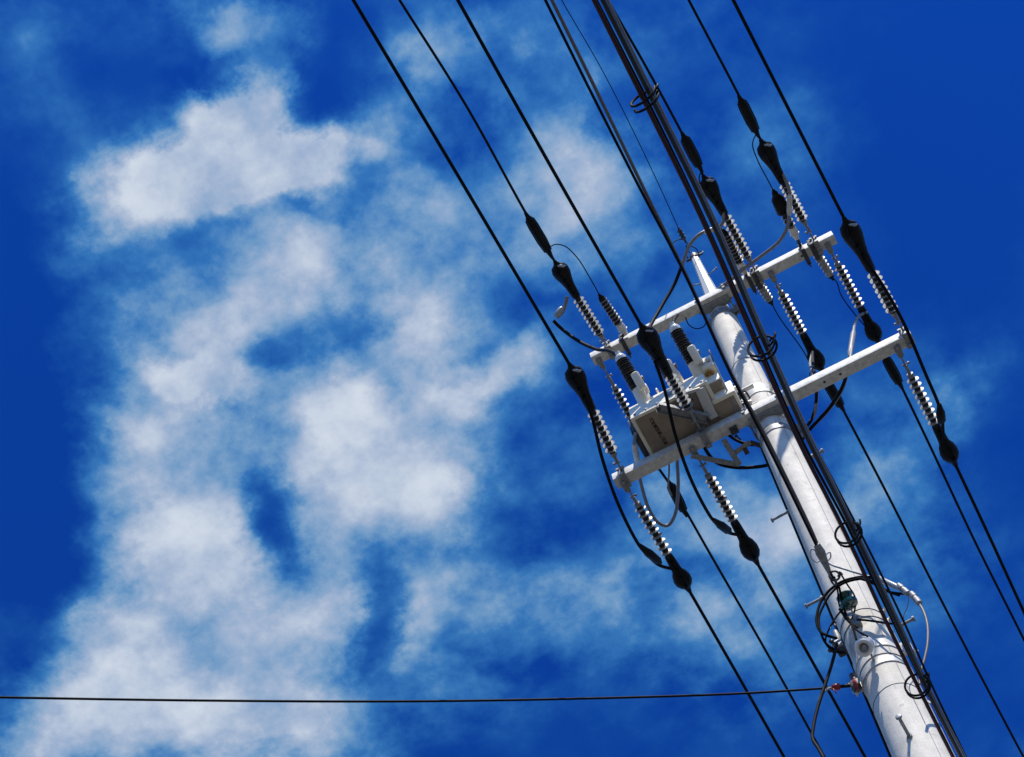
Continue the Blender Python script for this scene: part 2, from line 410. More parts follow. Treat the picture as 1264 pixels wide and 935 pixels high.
def empty(name, loc):
    o = bpy.data.objects.new(name, None); COL.objects.link(o); o.location = loc; o.empty_display_size = .05
    ORI[o.name] = tuple(loc); return o
def tag(o, label=None, cat=None, group=None, kind=None):
    if label: o['label'] = label
    if cat: o['category'] = cat
    if group: o['group'] = group
    if kind: o['kind'] = kind
    return o
X, Yv, Zv = Vector((1, 0, 0)), Vector((0, 1, 0)), Vector((0, 0, 1))
def h(z): return z + HT

# ------------------------------------------------------------------ ground
g = MB()
NG = 40
g.v = [Vector(((i / NG - .5) * 3000, (j / NG - .5) * 3000, 0)) for j in range(NG + 1) for i in range(NG + 1)]
g.f = [(j * (NG + 1) + i, j * (NG + 1) + i + 1, (j + 1) * (NG + 1) + i + 1, (j + 1) * (NG + 1) + i) for j in range(NG) for i in range(NG)]
tag(g.build('ground', 'ground'), kind='structure')

# ------------------------------------------------------------------ pole
def prad(z): return .095 + max(0, -z) / 150.
pole = tag(empty('utility_pole', (0, 0, 0)), 'tall round pale concrete pole tapering upwards to a faceted white spike', 'utility pole')
ZT = -.10
m_ = MB()
zs = [ZT - .0, ZT - .3, -.8, -1.6, -2.6, -3.6, -4.6, -5.6, -7, -9, -11, -HT]
m_.lathe((0, 0, h(0)), -Zv, [(-z, prad(z)) for z in zs], 64)
m_.build('shaft', 'concrete', pole)
# mould seam, a low ridge up the side that faces the street
a = math.radians(-52)
m_ = MB()
m_.sweep([Vector((math.cos(a) * (prad(z) + .0005), math.sin(a) * (prad(z) + .0005), h(z))) for z in zs[1:]], .0018, 6)
m_.build('seam', 'seam', pole)
# faceted spike
m_ = MB()
m_.lathe((0, 0, h(0)), Zv, [(-.13, .104), (-.06, .100), (.0, .082), (.2, .066), (.4, .055), (.65, .044), (.9, .036), (1.10, .032), (1.14, .032)], 8)
m_.build('spike', 'whitesteel', pole, smooth=False)
m_ = MB(); m_.lathe((0, 0, h(0)), Zv, [(1.11, .038), (1.16, .038), (1.17, .014), (1.24, .010)], 12)
m_.bar((-.07, 0, h(1.15)), (.07, 0, h(1.15)), .016, .012); m_.torus((.055, -.01, h(1.15)), Yv, .022, .004); m_.torus((-.05, -.01, h(1.18)), X, .025, .004)
m_.build('top_fitting', 'dark', pole)
m_ = MB()
for (x0, z) in ((-1, .62), (1, .70)): MB().bolt((x0 * .03, -.01, h(z)), (x0, -.25, 0), .085, .005, .010).build('pin', 'galvd', pole)
MB().torus((.085, -.03, h(.33)), (0, 1, .5), .045, .0035, turns=.62).build('wire_hoop', 'galvd', pole); MB().bolt((-.04, 0, h(.28)), (-1, -.1, 0), .09, .004, .007).build('pin', 'galvd', pole)
# thin straps and joints round the shaft
for z, r in ((at(930, 437, Y=-.1).z - HT, .0022), (-2.02, .003), (at(1075, 748, Y=-.12).z - HT, .0025), (at(1075, 760, Y=-.12).z - HT, .003), (at(1092, 806, Y=-.13).z - HT, .003), (at(1110, 843, Y=-.13).z - HT, .002), (at(985, 483, Y=-.12).z - HT - .05, .002)):
    tag(MB().torus((0, 0, h(z)), (0.0, .12, 1), prad(z) + r * .6, r, 64, 6).build('strap', 'strap', pole))
# step bolts
def stepbolt(root, tip):
    root = Vector(root); tip = Vector(tip); d = (tip - root)
    m = MB(); m.lathe(root - d * .05, d, [(0, .0085), (d.length * 1.05, .0085)], 10)
    m.lathe(root, d, [(0, .016), (.012, .016)], 6); m.lathe(tip, d, [(-.006, .016), (.004, .015), (.006, .011)], 14)
    m.build('step_bolt', 'galvd', pole)
for (rx, ry, tx, ty) in ((973.5, 631.5, 953, 642.5), (1016, 738, 995, 748.5)):
    p = at(rx, ry, Y=0.0); q = at(tx, ty, Z=p.z - HT); stepbolt(p, q)
p = at(1123, 910, Y=-.128); stepbolt((p.x, -prad(p.z - HT) + .002, p.z), at(1109, 885, Z=p.z - HT))
for (rx, ry, tx, ty) in ((1108, 774, 1128, 764), (1002, 564, 1015.5, 556.5)):
    p = at(rx, ry, Y=-.03); stepbolt(p, at(tx, ty, Z=p.z - HT))
# hose-clamp band with two lugs above the lower crossarm
def band(z, hgt, lugang, name='band_clamp', mt='galv', rr=.006):
    m = MB(); r = prad(z)
    m.lathe((0, 0, h(z) - hgt / 2), Zv, [(0, r + .001), (.0, r + rr), (hgt, r + rr), (hgt, r + .001)], 48)
    d = Vector((math.cos(lugang), math.sin(lugang), 0)); t = Vector((-d.y, d.x, 0))
    for s_ in (-1, 1):
        m.box(d * (r + .03) + t * s_ * .014 + Vector((0, 0, h(z))), (.055, .006, hgt * 1.1), (d, t, Zv), .001)
    for dz in (-hgt * .3, hgt * .3):
        m.lathe(d * (r + .035) - t * .045 + Vector((0, 0, h(z) + dz)), t, [(0, .005), (.1, .005)], 8)
        m.lathe(d * (r + .035) - t * .03 + Vector((0, 0, h(z) + dz)), t, [(0, .011), (.01, .011)], 6); m.lathe(d * (r + .035) + t * .02 + Vector((0, 0, h(z) + dz)), t, [(0, .011), (.01, .011)], 6)
    return m.build(name, mt, pole)
band(-1.50, .07, math.radians(-28)); band(-1.44, .05, math.radians(200))
band(-.14, .07, math.radians(-20), mt='galvd'); band(-2.05, .06, math.radians(-5), mt='galvd')
band(at(1100, 790, Y=-.1).z - HT, .06, math.radians(-8)); band(at(1058, 846, Y=-.05).z - HT, .05, math.radians(195))
# bracket plate with hole on the front at the lower crossarm
m_ = MB(); m_.box((.0, -.155 + .042, h(-1.745)), (.24, .008, .06), bev=.002); m_.torus((.02, -.12, h(-1.74)), Yv, .012, .003)
m_.build('arm_plate', 'galv', pole)

# ------------------------------------------------------------------ crossarms
def crossarm(z, x0, x1, tilt, label, holes, wd=.08):
    e = tag(empty('crossarm', (0, 0, h(z))), label, 'crossarm')
    yc = -.14
    p = Vector((x0, yc, h(z + tilt * x0))); q = Vector((x1, yc, h(z + tilt * x1)))
    d = (q - p).normalized(); up = (Zv - d * d.z).normalized()
    t = .006; ln = (q - p).length; c = (p + q) / 2
    m = MB()
    # hollow square tube: an outer and an inner skin joined at the open ends
    def ring(pt, w): return [pt + Yv * (sy * w / 2) + up * (sz * w / 2) for sy, sz in ((-1, -1), (1, -1), (1, 1), (-1, 1))]
    bv = .0035
    def rring(pt, w, b):
        o = []
        for (sy, sz) in ((-1, -1), (1, -1), (1, 1), (-1, 1)):
            cc_ = pt + Yv * (sy * (w / 2 - b)) + up * (sz * (w / 2 - b))
            a0 = math.atan2(sz, sy)
            for k in (-1, 0, 1):
                aa = a0 + k * math.pi / 4 * .98
                o.append(cc_ + Yv * math.cos(aa) * b * (1 if k == 0 else 1) + up * math.sin(aa) * b)
        return o
    rings = [rring(p, wd, bv), rring(q, wd, bv), rring(q, wd - 2 * t, .003), rring(p, wd - 2 * t, .003)]
    b0 = len(m.v)
    for r in rings: m.v += r
    for i in range(4):
        j = (i + 1) % 4
        for k in range(12):
            k2 = (k + 1) % 12
            m.f.append((b0 + i * 12 + k, b0 + i * 12 + k2, b0 + j * 12 + k2, b0 + j * 12 + k))
    m.build('beam', 'galv', e)
    for hx in holes:
        pt = Vector((hx, yc, h(z + tilt * hx))) - up * (wd / 2 + .0006)
        MB().lathe(pt, up, [(0, .009), (.0005, .009)], 16).build('bolt_hole', 'dark', e)
    # U-bolt round the pole
    m = MB(); r = prad(z) + .012
    for dz in (-.02, .02):
        pts = [Vector((-r, yc - .055, 0))] + [Vector((-r, yc, 0))] + [Vector((math.cos(math.pi - a) * r, math.sin(math.pi - a) * r, 0)) for a in [k * math.pi / 10 for k in range(11)]] + [Vector((r, yc, 0)), Vector((r, yc - .055, 0))]
        m.sweep([v + Vector((0, 0, h(z + dz))) for v in pts], .006, 8)
        for sx_ in (-1, 1): m.lathe((sx_ * r, yc - .058, h(z + dz)), Yv, [(0, .012), (.012, .012)], 6)
    m.build('u_bolt', 'galvd', e)
    m = MB(); m.box((0, yc + .045, h(z)), (.26, .012, .09), bev=.002)
    m.box((0, yc + .03 - .0, h(z - wd / 2 - .012)), (.22, .07, .014), bev=.002)
    m.build('saddle', 'galvd', e)
    return e
ARMU = crossarm(0, -.968, .965, .0044, 'shorter upper galvanised steel crossarm just below the white spike', (-.55, -.50, .70), .078)
ARML = crossarm(-1.839, -1.045, 1.03, -.0041, 'longer lower galvanised steel crossarm running beneath the switch box', (.42, .53, -.2))
# support frame behind the lower crossarm (on the pole, holding the cables)
fr = tag(empty('support_bracket', at(905, 570, Z=-1.95)), 'small triangular steel bracket hanging behind the lower crossarm left of the pole', 'bracket')
m_ = MB()
z_ = -1.96
A = at(893, 543, Z=-1.9); Bq = at(913, 574, Z=z_); Cc = at(853, 563, Z=-1.9); D = at(926, 546, Z=z_ + .02)
m_.bar(A, Bq, .035, .03); m_.bar(Cc, Bq, .035, .006); m_.bar(Bq + (A - Bq) * .42, D, .035, .006)
m_.build('bracket_frame', 'galvd', fr)
m_ = MB(); m_.bar(D, D + Vector((.09, .12, .02)), .03, .006); m_.box(at(920, 555, Z=-1.92), (.03, .05, .05)); m_.bolt(at(914, 543, Z=-1.88), (-.3, -1, -.2), .04);
m_.box(at(906, 531, Z=-1.885), (.05, .05, .03)); m_.bolt(at(906, 531, Z=-1.89), -Zv, .02, .008, .014)
m_.build('clamp', 'dark', fr)

# ------------------------------------------------------------------ insulator strings and power lines
def tension_string(a, c, d, e, z, label, near, nsh=9, rs=.042, arm_bottom=False, cover=.062, group='tension insulators along the crossarms'):
    """a arm end, c first shed, d last shed, e end of the cover (photo positions), all at height z"""
    A = at(*a, Z=z); E = ats(*e, z, .05, -.14)
    ax = (E - A); ln = ax.length; ax.normalize()
    tc_ = (at(*c, Z=z) - A).dot(ax); td = (at(*d, Z=z) - A).dot(ax)
    root = tag(empty('tension_insulator', A), label, 'insulator', group)
    side = ax.cross(Zv).normalized(); up = side.cross(ax)
    # plate bolted across the arm
    m = MB()
    yd = -1 if near else 1
    if near:
        m.box((A.x, -.14 - .005, A.z - .048), (.042, .115, .01), bev=.003)
        m.box((A.x, -.185 - .006, A.z - .0), (.042, .01, .1), bev=.003)
        m.bolt((A.x, -.115, A.z - .052), -Zv, .006, .007, .012); m.bolt((A.x - .02, -.19, A.z + .02), -Yv, .01, .006, .011); m.bolt((A.x + .02, -.19, A.z + .02), -Yv, .01, .006, .011)
    else:
        m.box((A.x, -.112, A.z - .05), (.04, .085, .012), bev=.003)
        m.box((A.x, -.072, A.z - .02), (.03, .055, .018), bev=.003)
        m.bolt((A.x, -.14, A.z - .055), -Zv, .006, .008, .013)
    m.build('arm_plate', 'galvd', root)
    m = MB()
    S0 = Vector((A.x, -.19 if near else -.06, A.z)); s0 = (S0 - A).dot(ax)
    lk = s0 + (tc_ - s0) * .45
    m.lathe(A, ax, [(s0, .0065), (lk, .0065)], 8)
    m.build('link_rod', 'galvd', root)
    m = MB()
    pC = A + ax * lk
    m.torus(pC, side, .016, .0055); m.box(pC + ax * .03, (.045, .02, .026), (ax, side, up), .003)
    m.bolt(pC + side * -.02, side, .04, .006, .011)
    m.lathe(A, ax, [(lk + .03, .011), (tc_ - .02, .011), (tc_ - .018, .017), (tc_ + .004, .017)], 12)
    m.build('shackle', 'galvd', root)
    # shed stack: rod with sharp-edged discs
    n = nsh; pitch = (td - tc_) / n
    m = MB(); m.lathe(A, ax, [(tc_ - .005, .021), (td + .04, .021)], 14)
    m.build('core_rod', 'core', root)  # near-black colour stands for the shade between the sheds
    m = MB()
    for k in range(n):
        t0 = tc_ + pitch * (k + .5)
        q = pitch * .5; R_ = rs * random.uniform(.97, 1.03)
        m.lathe(A, ax, [(t0 - q * .30, .020), (t0 - q * .24, .0225), (t0 - q * .05, R_ * .95), (t0, R_), (t0 + q * .09, R_ * .97), (t0 + q * .07, .024), (t0 + q * .12, .020)], 22)
    m.build('shed_stack', 'shed', root)
    m = MB(); m.lathe(A, ax, [(tc_ - .03, .014), (tc_ - .028, .022), (tc_ - .002, .023), (tc_, .016)], 14); m.build('end_fitting', 'galvd', root)
    # cover over the clamp
    C0 = td + .008; Lc = ln - C0
    if near:
        prof = [(0, .020), (.03, .030), (.22, .034), (.34, .036), (.50, .046), (.68, cover), (.80, cover * 1.03), (.90, cover * .86), (.95, cover * .5), (.97, .024), (1.0, .017), (1.06, .0125)]
    else:
        prof = [(-.04, .018), (0, .027), (.10, .030), (.36, .033), (.44, .036), (.52, .050), (.66, cover * .98), (.78, cover * .94), (.88, cover * .68), (.94, .024), (1.0, .018), (1.07, .0125)]
    m = MB(); m.lathe(A + ax * C0, ax, [(t * Lc, r) for t, r in prof], 22, .72, 1., up=up)
    m.build('clamp_cover', 'rubber', root)
    m = MB(); fl = [(t, r * 1.10 + .004) for t, r in prof if .1 <= t <= .96]
    m.lathe(A + ax * C0, ax, [(t * Lc, r) for t, r in fl], 22, .06, 1., up=(up * .35 + side).normalized())
    for t in (.15, .36, .56, .82):
        rr_ = min([(abs(q_ - t), r_) for q_, r_ in prof])[1]
        m.lathe(A + ax * (C0 + Lc * t) - up * (rr_ * .78), -up, [(0, .010), (.012, .010)], 8)
    m.build('cover_flange', 'rubber', root)
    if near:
        kk = A + ax * (C0 + Lc * .89) + side * (cover * -.36) - Zv * (cover * .20)  # sun highlight on the cover end, put in as a pale grey piece
        MB().lathe(kk, (ax * .85 - side * .5).normalized(), [(-.02, .032), (.006, .030), (.012, .022), (.015, .006)], 18, .75, 1.1).build('cap_highlight', 'greyrub', root)
    return root, A + ax * ln, ax

def power_line(pts, label, r=.0105, sleeves=(), ext=38., mt='cable', group='black power lines', zs_=(.04,), name='power_line'):
    root = empty(name, pts[0])
    tag(root, label, 'power line', group)
    P = [Vector(p) for p in pts]
    d = (P[-1] - P[-2]).normalized()
    dh = Vector((d.x, d.y, 0)).normalized(); sl = d.z / max(1e-4, Vector((d.x, d.y, 0)).length)
    tail = [P[-1] + dh * s_ + Zv * (sl * s_ + .0011 * s_ * s_) for s_ in (2, 5, 9, 14, 20, 28, ext)]
    allp = smooth_pts(P, 6) + tail
    MB().sweep(allp, r, 10).build('conductor', mt, root)
    for (s0, s1) in sleeves:
        v = (s1 - s0); l = v.length
        MB().lathe(s0, v, [(0, r * 1.1), (.10 * l, .017), (.16 * l, .030), (.3 * l, .034), (.62 * l, .034), (.80 * l, .028), (.88 * l, .018), (l, r * 1.1)], 16, .8, 1.).build('splice_cover', 'rubber', root)
        sd_ = v.cross(Zv).normalized()
        MB().lathe(s0, v, [(.16 * l, .035), (.3 * l, .040), (.62 * l, .040), (.84 * l, .031)], 14, .1, 1., up=Zv).build('splice_flange', 'rubber', root)
    return root

ZL, ZU = -1.84, 0.0
NG_, FG_ = 'power lines leaving towards the viewer', 'power lines leaving away from the viewer'
def near_line(e, mids, label, z, r, sleeve=None):
    E = ats(*e, z, .05, -.14)
    pts = [E] + [ats(*m, z, .05, -.14) for m in mids]
    sl = []
    if sleeve: sl = [(ats(*sleeve[0], z, .05, -.14), ats(*sleeve[1], z, .05, -.14))]
    return power_line(pts, label, r, sl, group=NG_)
def far_line(e, mids, label, z, r, sleeve=None):
    E = ats(*e, z, .05, -.14)
    pts = [E] + [ats(*m, z, .05, -.14) for m in mids]
    sl = []
    if sleeve: sl = [(ats(*sleeve[0], z, .05, -.14), ats(*sleeve[1], z, .05, -.14))]
    return power_line(pts, label, r, sl, group=FG_)

# lower crossarm, towards the viewer
tension_string((772,591), (767,552), (737,503), (704,452), ZL, 'white finned insulator with black teardrop cover above the left end of the lower crossarm', True, 8)
near_line((704,452), [(570,225), (436,0), (375,-103)], 'leftmost black power line, from the lower crossarm left end to the top edge', ZL, .0108)
tension_string((870,540), (848,504), (822,464), (792,403), ZL, 'white finned insulator with large black cover hanging in front of the switch box', True, 8, cover=.066)
near_line((792,403), [(680,206), (565,0), (510,-100)], 'black power line ending in the large cover above the switch box', ZL, .0108)
tension_string((1114,407), (1104,383), (1074,335), (1043,272), ZL, 'white finned insulator with glossy black cover above the right end of the lower crossarm', True, 8)
near_line((1043,272), [(975,138), (905,0), (855,-100)], 'rightmost black power line at the top, meeting the lower crossarm right end', ZL, .0108)
# lower crossarm, away from the viewer
tension_string((772,598), (789,624), (824,682), (850,728), ZL, 'white finned insulator with black drop cover below the left end of the lower crossarm', False, 9, .040)
far_line((850,728), [(908,829), (968,935), (1024,1035)], 'lowest left black power line running from a drop cover to the bottom edge', ZL, .0108)
tension_string((856,555), (871,591), (905,640), (934,694), ZL, 'dark finned insulator with drop cover hanging below the lower crossarm just left of the pole', False, 9, .040)
far_line((934,694), [(1000,812), (1068,935), (1120,1032)], 'black power line passing just left of the pole at the bottom edge', ZL, .0108)
tension_string((1108,432), (1121,467), (1152,522), (1179,573), ZL, 'white finned insulator with drop cover below the right end of the lower crossarm', False, 9, .040)
far_line((1179,573), [(1220,660), (1264,756), (1310,855)], 'rightmost black power line running down to the right edge', ZL, .0108)
# upper crossarm, towards the viewer
tension_string((755,436), (740,412), (710,368), (686,325), ZU, 'white finned insulator with black cover above the left end of the upper crossarm', True, 9)
near_line((686,325), [(650,265), (575,130), (493,0), (440,-85)], 'thinner black power line with a splice cover, second from the left at the top', ZU, .0095, ((648,262), (682,319)))
tension_string((936,341), (920,318), (895,265), (869,219), ZU, 'white finned insulator with black cover just right of the spike and cable bundle', True, 9)
near_line((869,219), [(843,167), (797,82), (750,0), (700,-88)], 'thinner black power line with a splice cover, close right of the cable bundle', ZU, .0095, ((841,163), (867,213)))
tension_string((1007,301), (993,270), (969,224), (940,175), ZU, 'white finned insulator with black cover above the right end of the upper crossarm', True, 9)
near_line((940,175), [(914,122), (880,57), (850,0), (805,-88)], 'thinner black power line with a splice cover, second from the right at the top', ZU, .0095, ((911,117), (937,170)))
# upper crossarm, away from the viewer
tension_string((742,448), (757,481), (785,532), (812,577), ZU, 'dark finned insulator below the left end of the upper crossarm, disappearing behind the switch box', False, 9, .038, cover=.05)
far_line((812,577), [(828,600), (880,690), (950,812), (1018,935), (1080,1045)], 'black power line emerging from beneath the switch box, between two others at the bottom', ZU, .0100, ((824,592), (848,638)))
tension_string((949,333), (964,364), (990,410), (1015,458), ZU, 'white finned insulator with drop cover below the upper crossarm, right of the cable bundle', False, 9, .040)
far_line((1015,458), [(1038,501), (1090,600), (1170,757), (1262,932), (1310,1020)], 'black power line crossing open sky right of the pole to the lower right corner', ZU, .0100, ((1017,466), (1042,508)))
tension_string((1020,300), (1037,327), (1060,378), (1085,423), ZU, 'white finned insulator with drop cover below the right end of the upper crossarm', False, 9, .040)
far_line((1085,423), [(1110,472), (1150,555), (1205,672), (1264,790), (1310,885)], 'black power line second from the right at the right edge', ZU, .0100, ((1090,436), (1114,480)))

# ------------------------------------------------------------------ jumpers and their tap covers
def cable(name, P, r, mt, label, cat, group=None, seg=10, parts=None):
    o = MB().tube(P, r, seg, 8).build(name, mt)
    return tag(o, label, cat, group)
def tapcover(parent, p, q, r=.030):
    v = Vector(q) - Vector(p); l = v.length
    MB().lathe(p, v, [(0, .012), (.10 * l, .016), (.3 * l, r * .75), (.45 * l, r), (.85 * l, r * .95), (.93 * l, r * .6), (l, .010)], 16, .6, 1.).build('tap_cover', 'rubber', parent)
def jumper(pts, r, mt, label, taps=(), group='jumper cables looping round the crossarms', nubs=()):
    P = [at(x, y, Z=z) for x, y, z in pts]
    root = tag(empty('jumper_cable', P[0]), label, 'cable', group)
    MB().tube(P, r, 12, 8).build('conductor', mt, root)
    for (a, b) in taps: tapcover(root, at(*a[:2], Z=a[2]), at(*b[:2], Z=b[2]))
    for (a, b, rr_, mm) in nubs:
        p = at(*a[:2], Z=a[2]); q = at(*b[:2], Z=b[2]); v = q - p; l = v.length
        MB().lathe(p, v, [(0, r * 1.02), (.08 * l, rr_ * .8), (.15 * l, rr_), (.85 * l, rr_), (.92 * l, rr_ * .8), (l, r * 1.02)], 14).build('cable_lug', mm, root)
    return root
zl = ZL
jumper([(722,490,zl-.07), (732,520,zl-.1), (743,565,zl-.17), (762,620,zl-.22), (788,672,zl-.2), (800,686,zl-.16), (814,698,zl-.12), (832,703,zl-.08)], .0108, 'cable', 'black jumper cable hanging round the left end of the lower crossarm', [((788,672,zl-.2), (816,696,zl-.12))])
jumper([(808,445,zl-.07), (820,480,zl-.13), (833,535,zl-.19), (852,590,zl-.22), (877,638,zl-.2), (888,650,zl-.15), (900,658,zl-.1), (914,661,zl-.07)], .0108, 'cable', 'black jumper cable crossing in front of the switch box and lower crossarm', [((880,641,zl-.2), (902,658,zl-.1))])
jumper([(1066,318,zl-.06), (1088,350,zl-.1), (1112,392,zl-.13), (1125,420,zl-.15), (1143,463,zl-.17), (1158,498,zl-.15), (1163,515,zl-.13), (1164,530,zl-.09), (1165,546,zl-.06)], .0108, 'cable', 'black jumper cable passing round the right end of the lower crossarm', [((1159,498,zl-.15), (1163,524,zl-.11))])

# jumpers from the upper lines down to the switch
jumper([(893,262,-.04), (892,275,-.05), (882,284,-.07), (866,288,-.1), (853,300,-.13), (845,318,-.16), (841,334,-.22)], .0125, 'greycable', 'grey curved cable arching beside the top of the white spike', nubs=[((889,281,-.06), (868,287,-.1), .018, 'galv')])
jumper([(841,330,-.21), (833,350,-.28), (818,376,-.45), (803,402,-.7), (798,415,-1.0), (800,428,-1.25)], .0125, 'cable', 'straight black cable slanting behind the large cover down to the switch')
jumper([(966,215,-.04), (972,228,-.06), (975,240,-.08), (974,262,-.08), (972,280,-.07), (962,298,-.06), (940,316,-.05), (918,332,-.05), (900,347,.0), (882,361,.05)], .0125, 'greycable', 'grey cable bending from the right upper insulator down onto the crossarm', nubs=[((975,240,-.08), (974,266,-.08), .019, 'galv')])
jumper([(918,332,-.035), (900,347,.01), (878,364,.05), (855,378,.05), (840,386,.03), (833,393,-.2), (832,402,-.8), (836,412,-1.24)], .0130, 'cable', 'black cable lying along the upper crossarm and turning down to a bushing')
jumper([(683,396,-.2), (692,405,-.22), (712,420,-.35), (735,431,-.6), (752,433,-.95), (762,439,-1.15), (768,449,-1.25)], .0125, 'cable', 'black drooping cable from an open lug to the left bushing of the switch')
jumper([(700,366,-.03), (698,376,-.05), (694,386,-.08), (688,392,-.12)], .0135, 'greycable', 'short grey lug cable below the upper left black cover', nubs=[((694,380,-.07), (686,391,-.12), .022, 'greyrub')])
# loops behind the lower crossarm
jumper([(784,535,-1.8), (783,552,-1.75), (787,575,-1.7), (792,600,-1.7), (800,626,-1.75), (812,645,-1.8), (824,649,-1.8), (833,636,-1.78), (837,605,-1.72), (836,570,-1.7), (835,545,-1.7)], .0115, 'greycable', 'grey cable hanging in a U loop below the left half of the lower crossarm', nubs=[((783,548,-1.76), (787,572,-1.7), .02, 'galv')])
jumper([(825,540,-1.7), (825,560,-1.7), (826,580,-1.72), (825,602,-1.74), (829,612,-1.74)], .006, 'greycable', 'thin pale cable inside the grey U loop below the crossarm')
jumper([(866,545,-1.7), (874,560,-1.8), (886,572,-1.9), (905,577,-1.95), (930,577,-1.95), (952,573,-1.9), (975,560,-1.8), (1000,530,-1.75), (1025,502,-1.75), (1041,475,-1.75), (1047,450,-1.7)], .0115, 'cable', 'dark cable curving from the bracket behind the pole up to the right')
jumper([(898,536,-1.75), (908,543,-1.82), (925,549,-1.88), (950,547,-1.85), (975,540,-1.8), (998,524,-1.75), (1006,505,-1.72), (1008,480,-1.7), (1004,455,-.9), (1003,435,-.3)], .0105, 'cable', 'shorter dark cable curving behind the pole above the bracket')
jumper([(998,532,-1.74), (1022,507,-1.74), (1038,484,-1.72), (1045,465,-1.6), (1050,440,-1.2), (1053,415,-.7), (1056,398,-.3), (1062,389,-.08), (1070,386,-.04)], .0115, 'greycable', 'grey cable rising past the lower crossarm to the far right insulator', nubs=[((1049,440,-1.15), (1054,408,-.6), .020, 'greycable')])
jumper([(1000,520,-1.74), (1005,512,-1.73), (1008,495,-1.71), (1007,475,-1.4), (1002,458,-.9), (1000,448,-.5), (1003,435,-.1)], .0105, 'greycable', 'slim grey cable passing behind the lower crossarm right of the bundle', nubs=[((1008,478,-1.5), (1002,455,-.8), .018, 'greycable')])

# ------------------------------------------------------------------ surge arresters
def arrester(top, base, arm, z, label, n=8, dark=True, cap=False, r0=.036, ball=True, wire=None, white=False):
    T = at(*top, Z=z); B = at(*base, Z=z); v = (T - B); l = v.length; v.normalize()
    root = tag(empty('surge_arrester', B), label, 'arrester', 'surge arresters on the upper crossarm')
    m = MB(); pitch = l / n
    for k in range(n):
        t0 = pitch * (k + .5); q = pitch / 2; R_ = r0 * (1 - .16 * k / n)
        m.lathe(B, v, [(t0 - q, .024), (t0 - q * .35, .026), (t0 - q * .1, R_), (t0 + q * .15, R_), (t0 + q * .4, .027), (t0 + q, .024)], 20)
    m.build('shed_stack', 'shed' if white else 'shedd', root)
    if not white:
        m = MB()
        for k in range(n):
            t0 = pitch * (k + .5); q = pitch / 2; R_ = r0 * (1 - .16 * k / n)
            m.lathe(B, v, [(t0 - q * .12, R_ * 1.005), (t0 + q * .02, R_ * 1.05), (t0 + q * .18, R_ * 1.005)], 20)
        m.build('shed_rim', 'shed', root)
    m = MB(); m.lathe(T, v, [(-.01, .022), (.01, .024), (.03, .012), (.045, .009)], 14)
    if cap: m.lathe(B + v * (l * .45), v, [(0, .045), (.01, .052), (l * .42, .046), (l * .56, .02)], 18)
    m.build('top_cap', 'rubber', root)
    if ball:
        m = MB(); m.lathe(B, -v, [(-.005, .024), (.02, .030), (.05, .032), (.07, .026), (.085, .018), (.10, .018)], 18)
        m.torus(B - v * .055, v, .032, .004)
        m.build('ceramic_base', 'porc', root)
    A_ = at(*arm, Z=z)
    m = MB()
    if ball:
        m.bar(B - v * .09, Vector((A_.x, -.192, h(z - .0))), .022, .012)
        m.box((A_.x, -.195, h(z - .015)), (.03, .012, .11)); m.box((A_.x, -.13, h(z - .048)), (.03, .14, .010)); m.bolt((A_.x, -.06, h(z - .09)), Zv, .07, .006, .012)
    else:
        m.bar(B, Vector((A_.x, -.10, h(z - .03))), .03, .012)
        m.box((A_.x, -.13, h(z - .05)), (.035, .14, .010)); m.box((A_.x, -.19, h(z)), (.035, .01, .09)); m.bolt((A_.x + .012, -.16, h(z - .06)), -Zv, .01)
        m.lathe(B - v * .02, v, [(0, .02), (.025, .026)], 12)
    m.build('bracket', 'dark', root)
    return root
arrester((743,369), (764,400), (777,436), ZU, 'dark finned arrester with ceramic base standing above the upper crossarm left end', 8)
arrester((895,289), (913,325), (932,360), ZU, 'dark finned arrester with ceramic base beside the cable bundle above the crossarm', 9)
arrester((957,240), (977,281), (996,320), ZU, 'dark finned arrester with bulky black cap at the upper crossarm right end', 8, cap=True)
arrester((950,371), (933,344), (930,338), ZU, 'short finned arrester pointing down below the upper crossarm beside the cable bundle', 7, ball=False, white=True, r0=.038)
arrester((1025,340), (1003,305), (999,298), ZU, 'short finned arrester pointing down below the upper crossarm near its right end', 8, ball=False, white=True, r0=.038)
def lead(pts, label, r=.0042): return cable('lead_wire', [at(x, y, Z=z) for x, y, z in pts], r, 'cable', label, 'wire', 'thin arrester lead wires', 8)
lead([(673,301,-.06), (678,305,-.06), (685,302,-.05), (697,304,-.04), (713,319,-.02), (728,343,-.01), (742,368,0)], 'thin black wire arching from the left splice to its arrester')
lead([(866,211,-.05), (863,220,-.05), (867,236,-.04), (878,262,-.02), (894,288,0)], 'thin black wire running beside the middle cover down to its arrester')
lead([(934,165,-.05), (930,173,-.05), (929,180,-.04), (936,200,-.02), (947,221,-.01), (956,238,0)], 'thin black wire curving beside the right splice down to its arrester')
lead([(951,372,0), (962,392,-.03), (980,417,-.05), (993,436,-.06), (1000,452,-.06), (1001,470,-.05), (1018,470,-.05)], 'thin black wire hanging from the arrester beside the bundle')
lead([(1026,341,0), (1033,349,-.02), (1038,364,-.04), (1055,388,-.05), (1072,408,-.05), (1090,433,-.05)], 'thin black wire hanging from the arrester at the right end')
lead([(846,392,-.05), (851,402,-.12), (860,406,-.15), (869,403,-.13), (872,395,-.06)], 'small thin black wire loop under the upper crossarm', .004)
lead([(763,438,.05), (772,428,.06), (800,415,.05), (835,399,.05), (862,386,.05), (905,360,.05), (945,340,.05), (985,308,.05)], 'thin black wire running along the rear of the upper crossarm', .005)

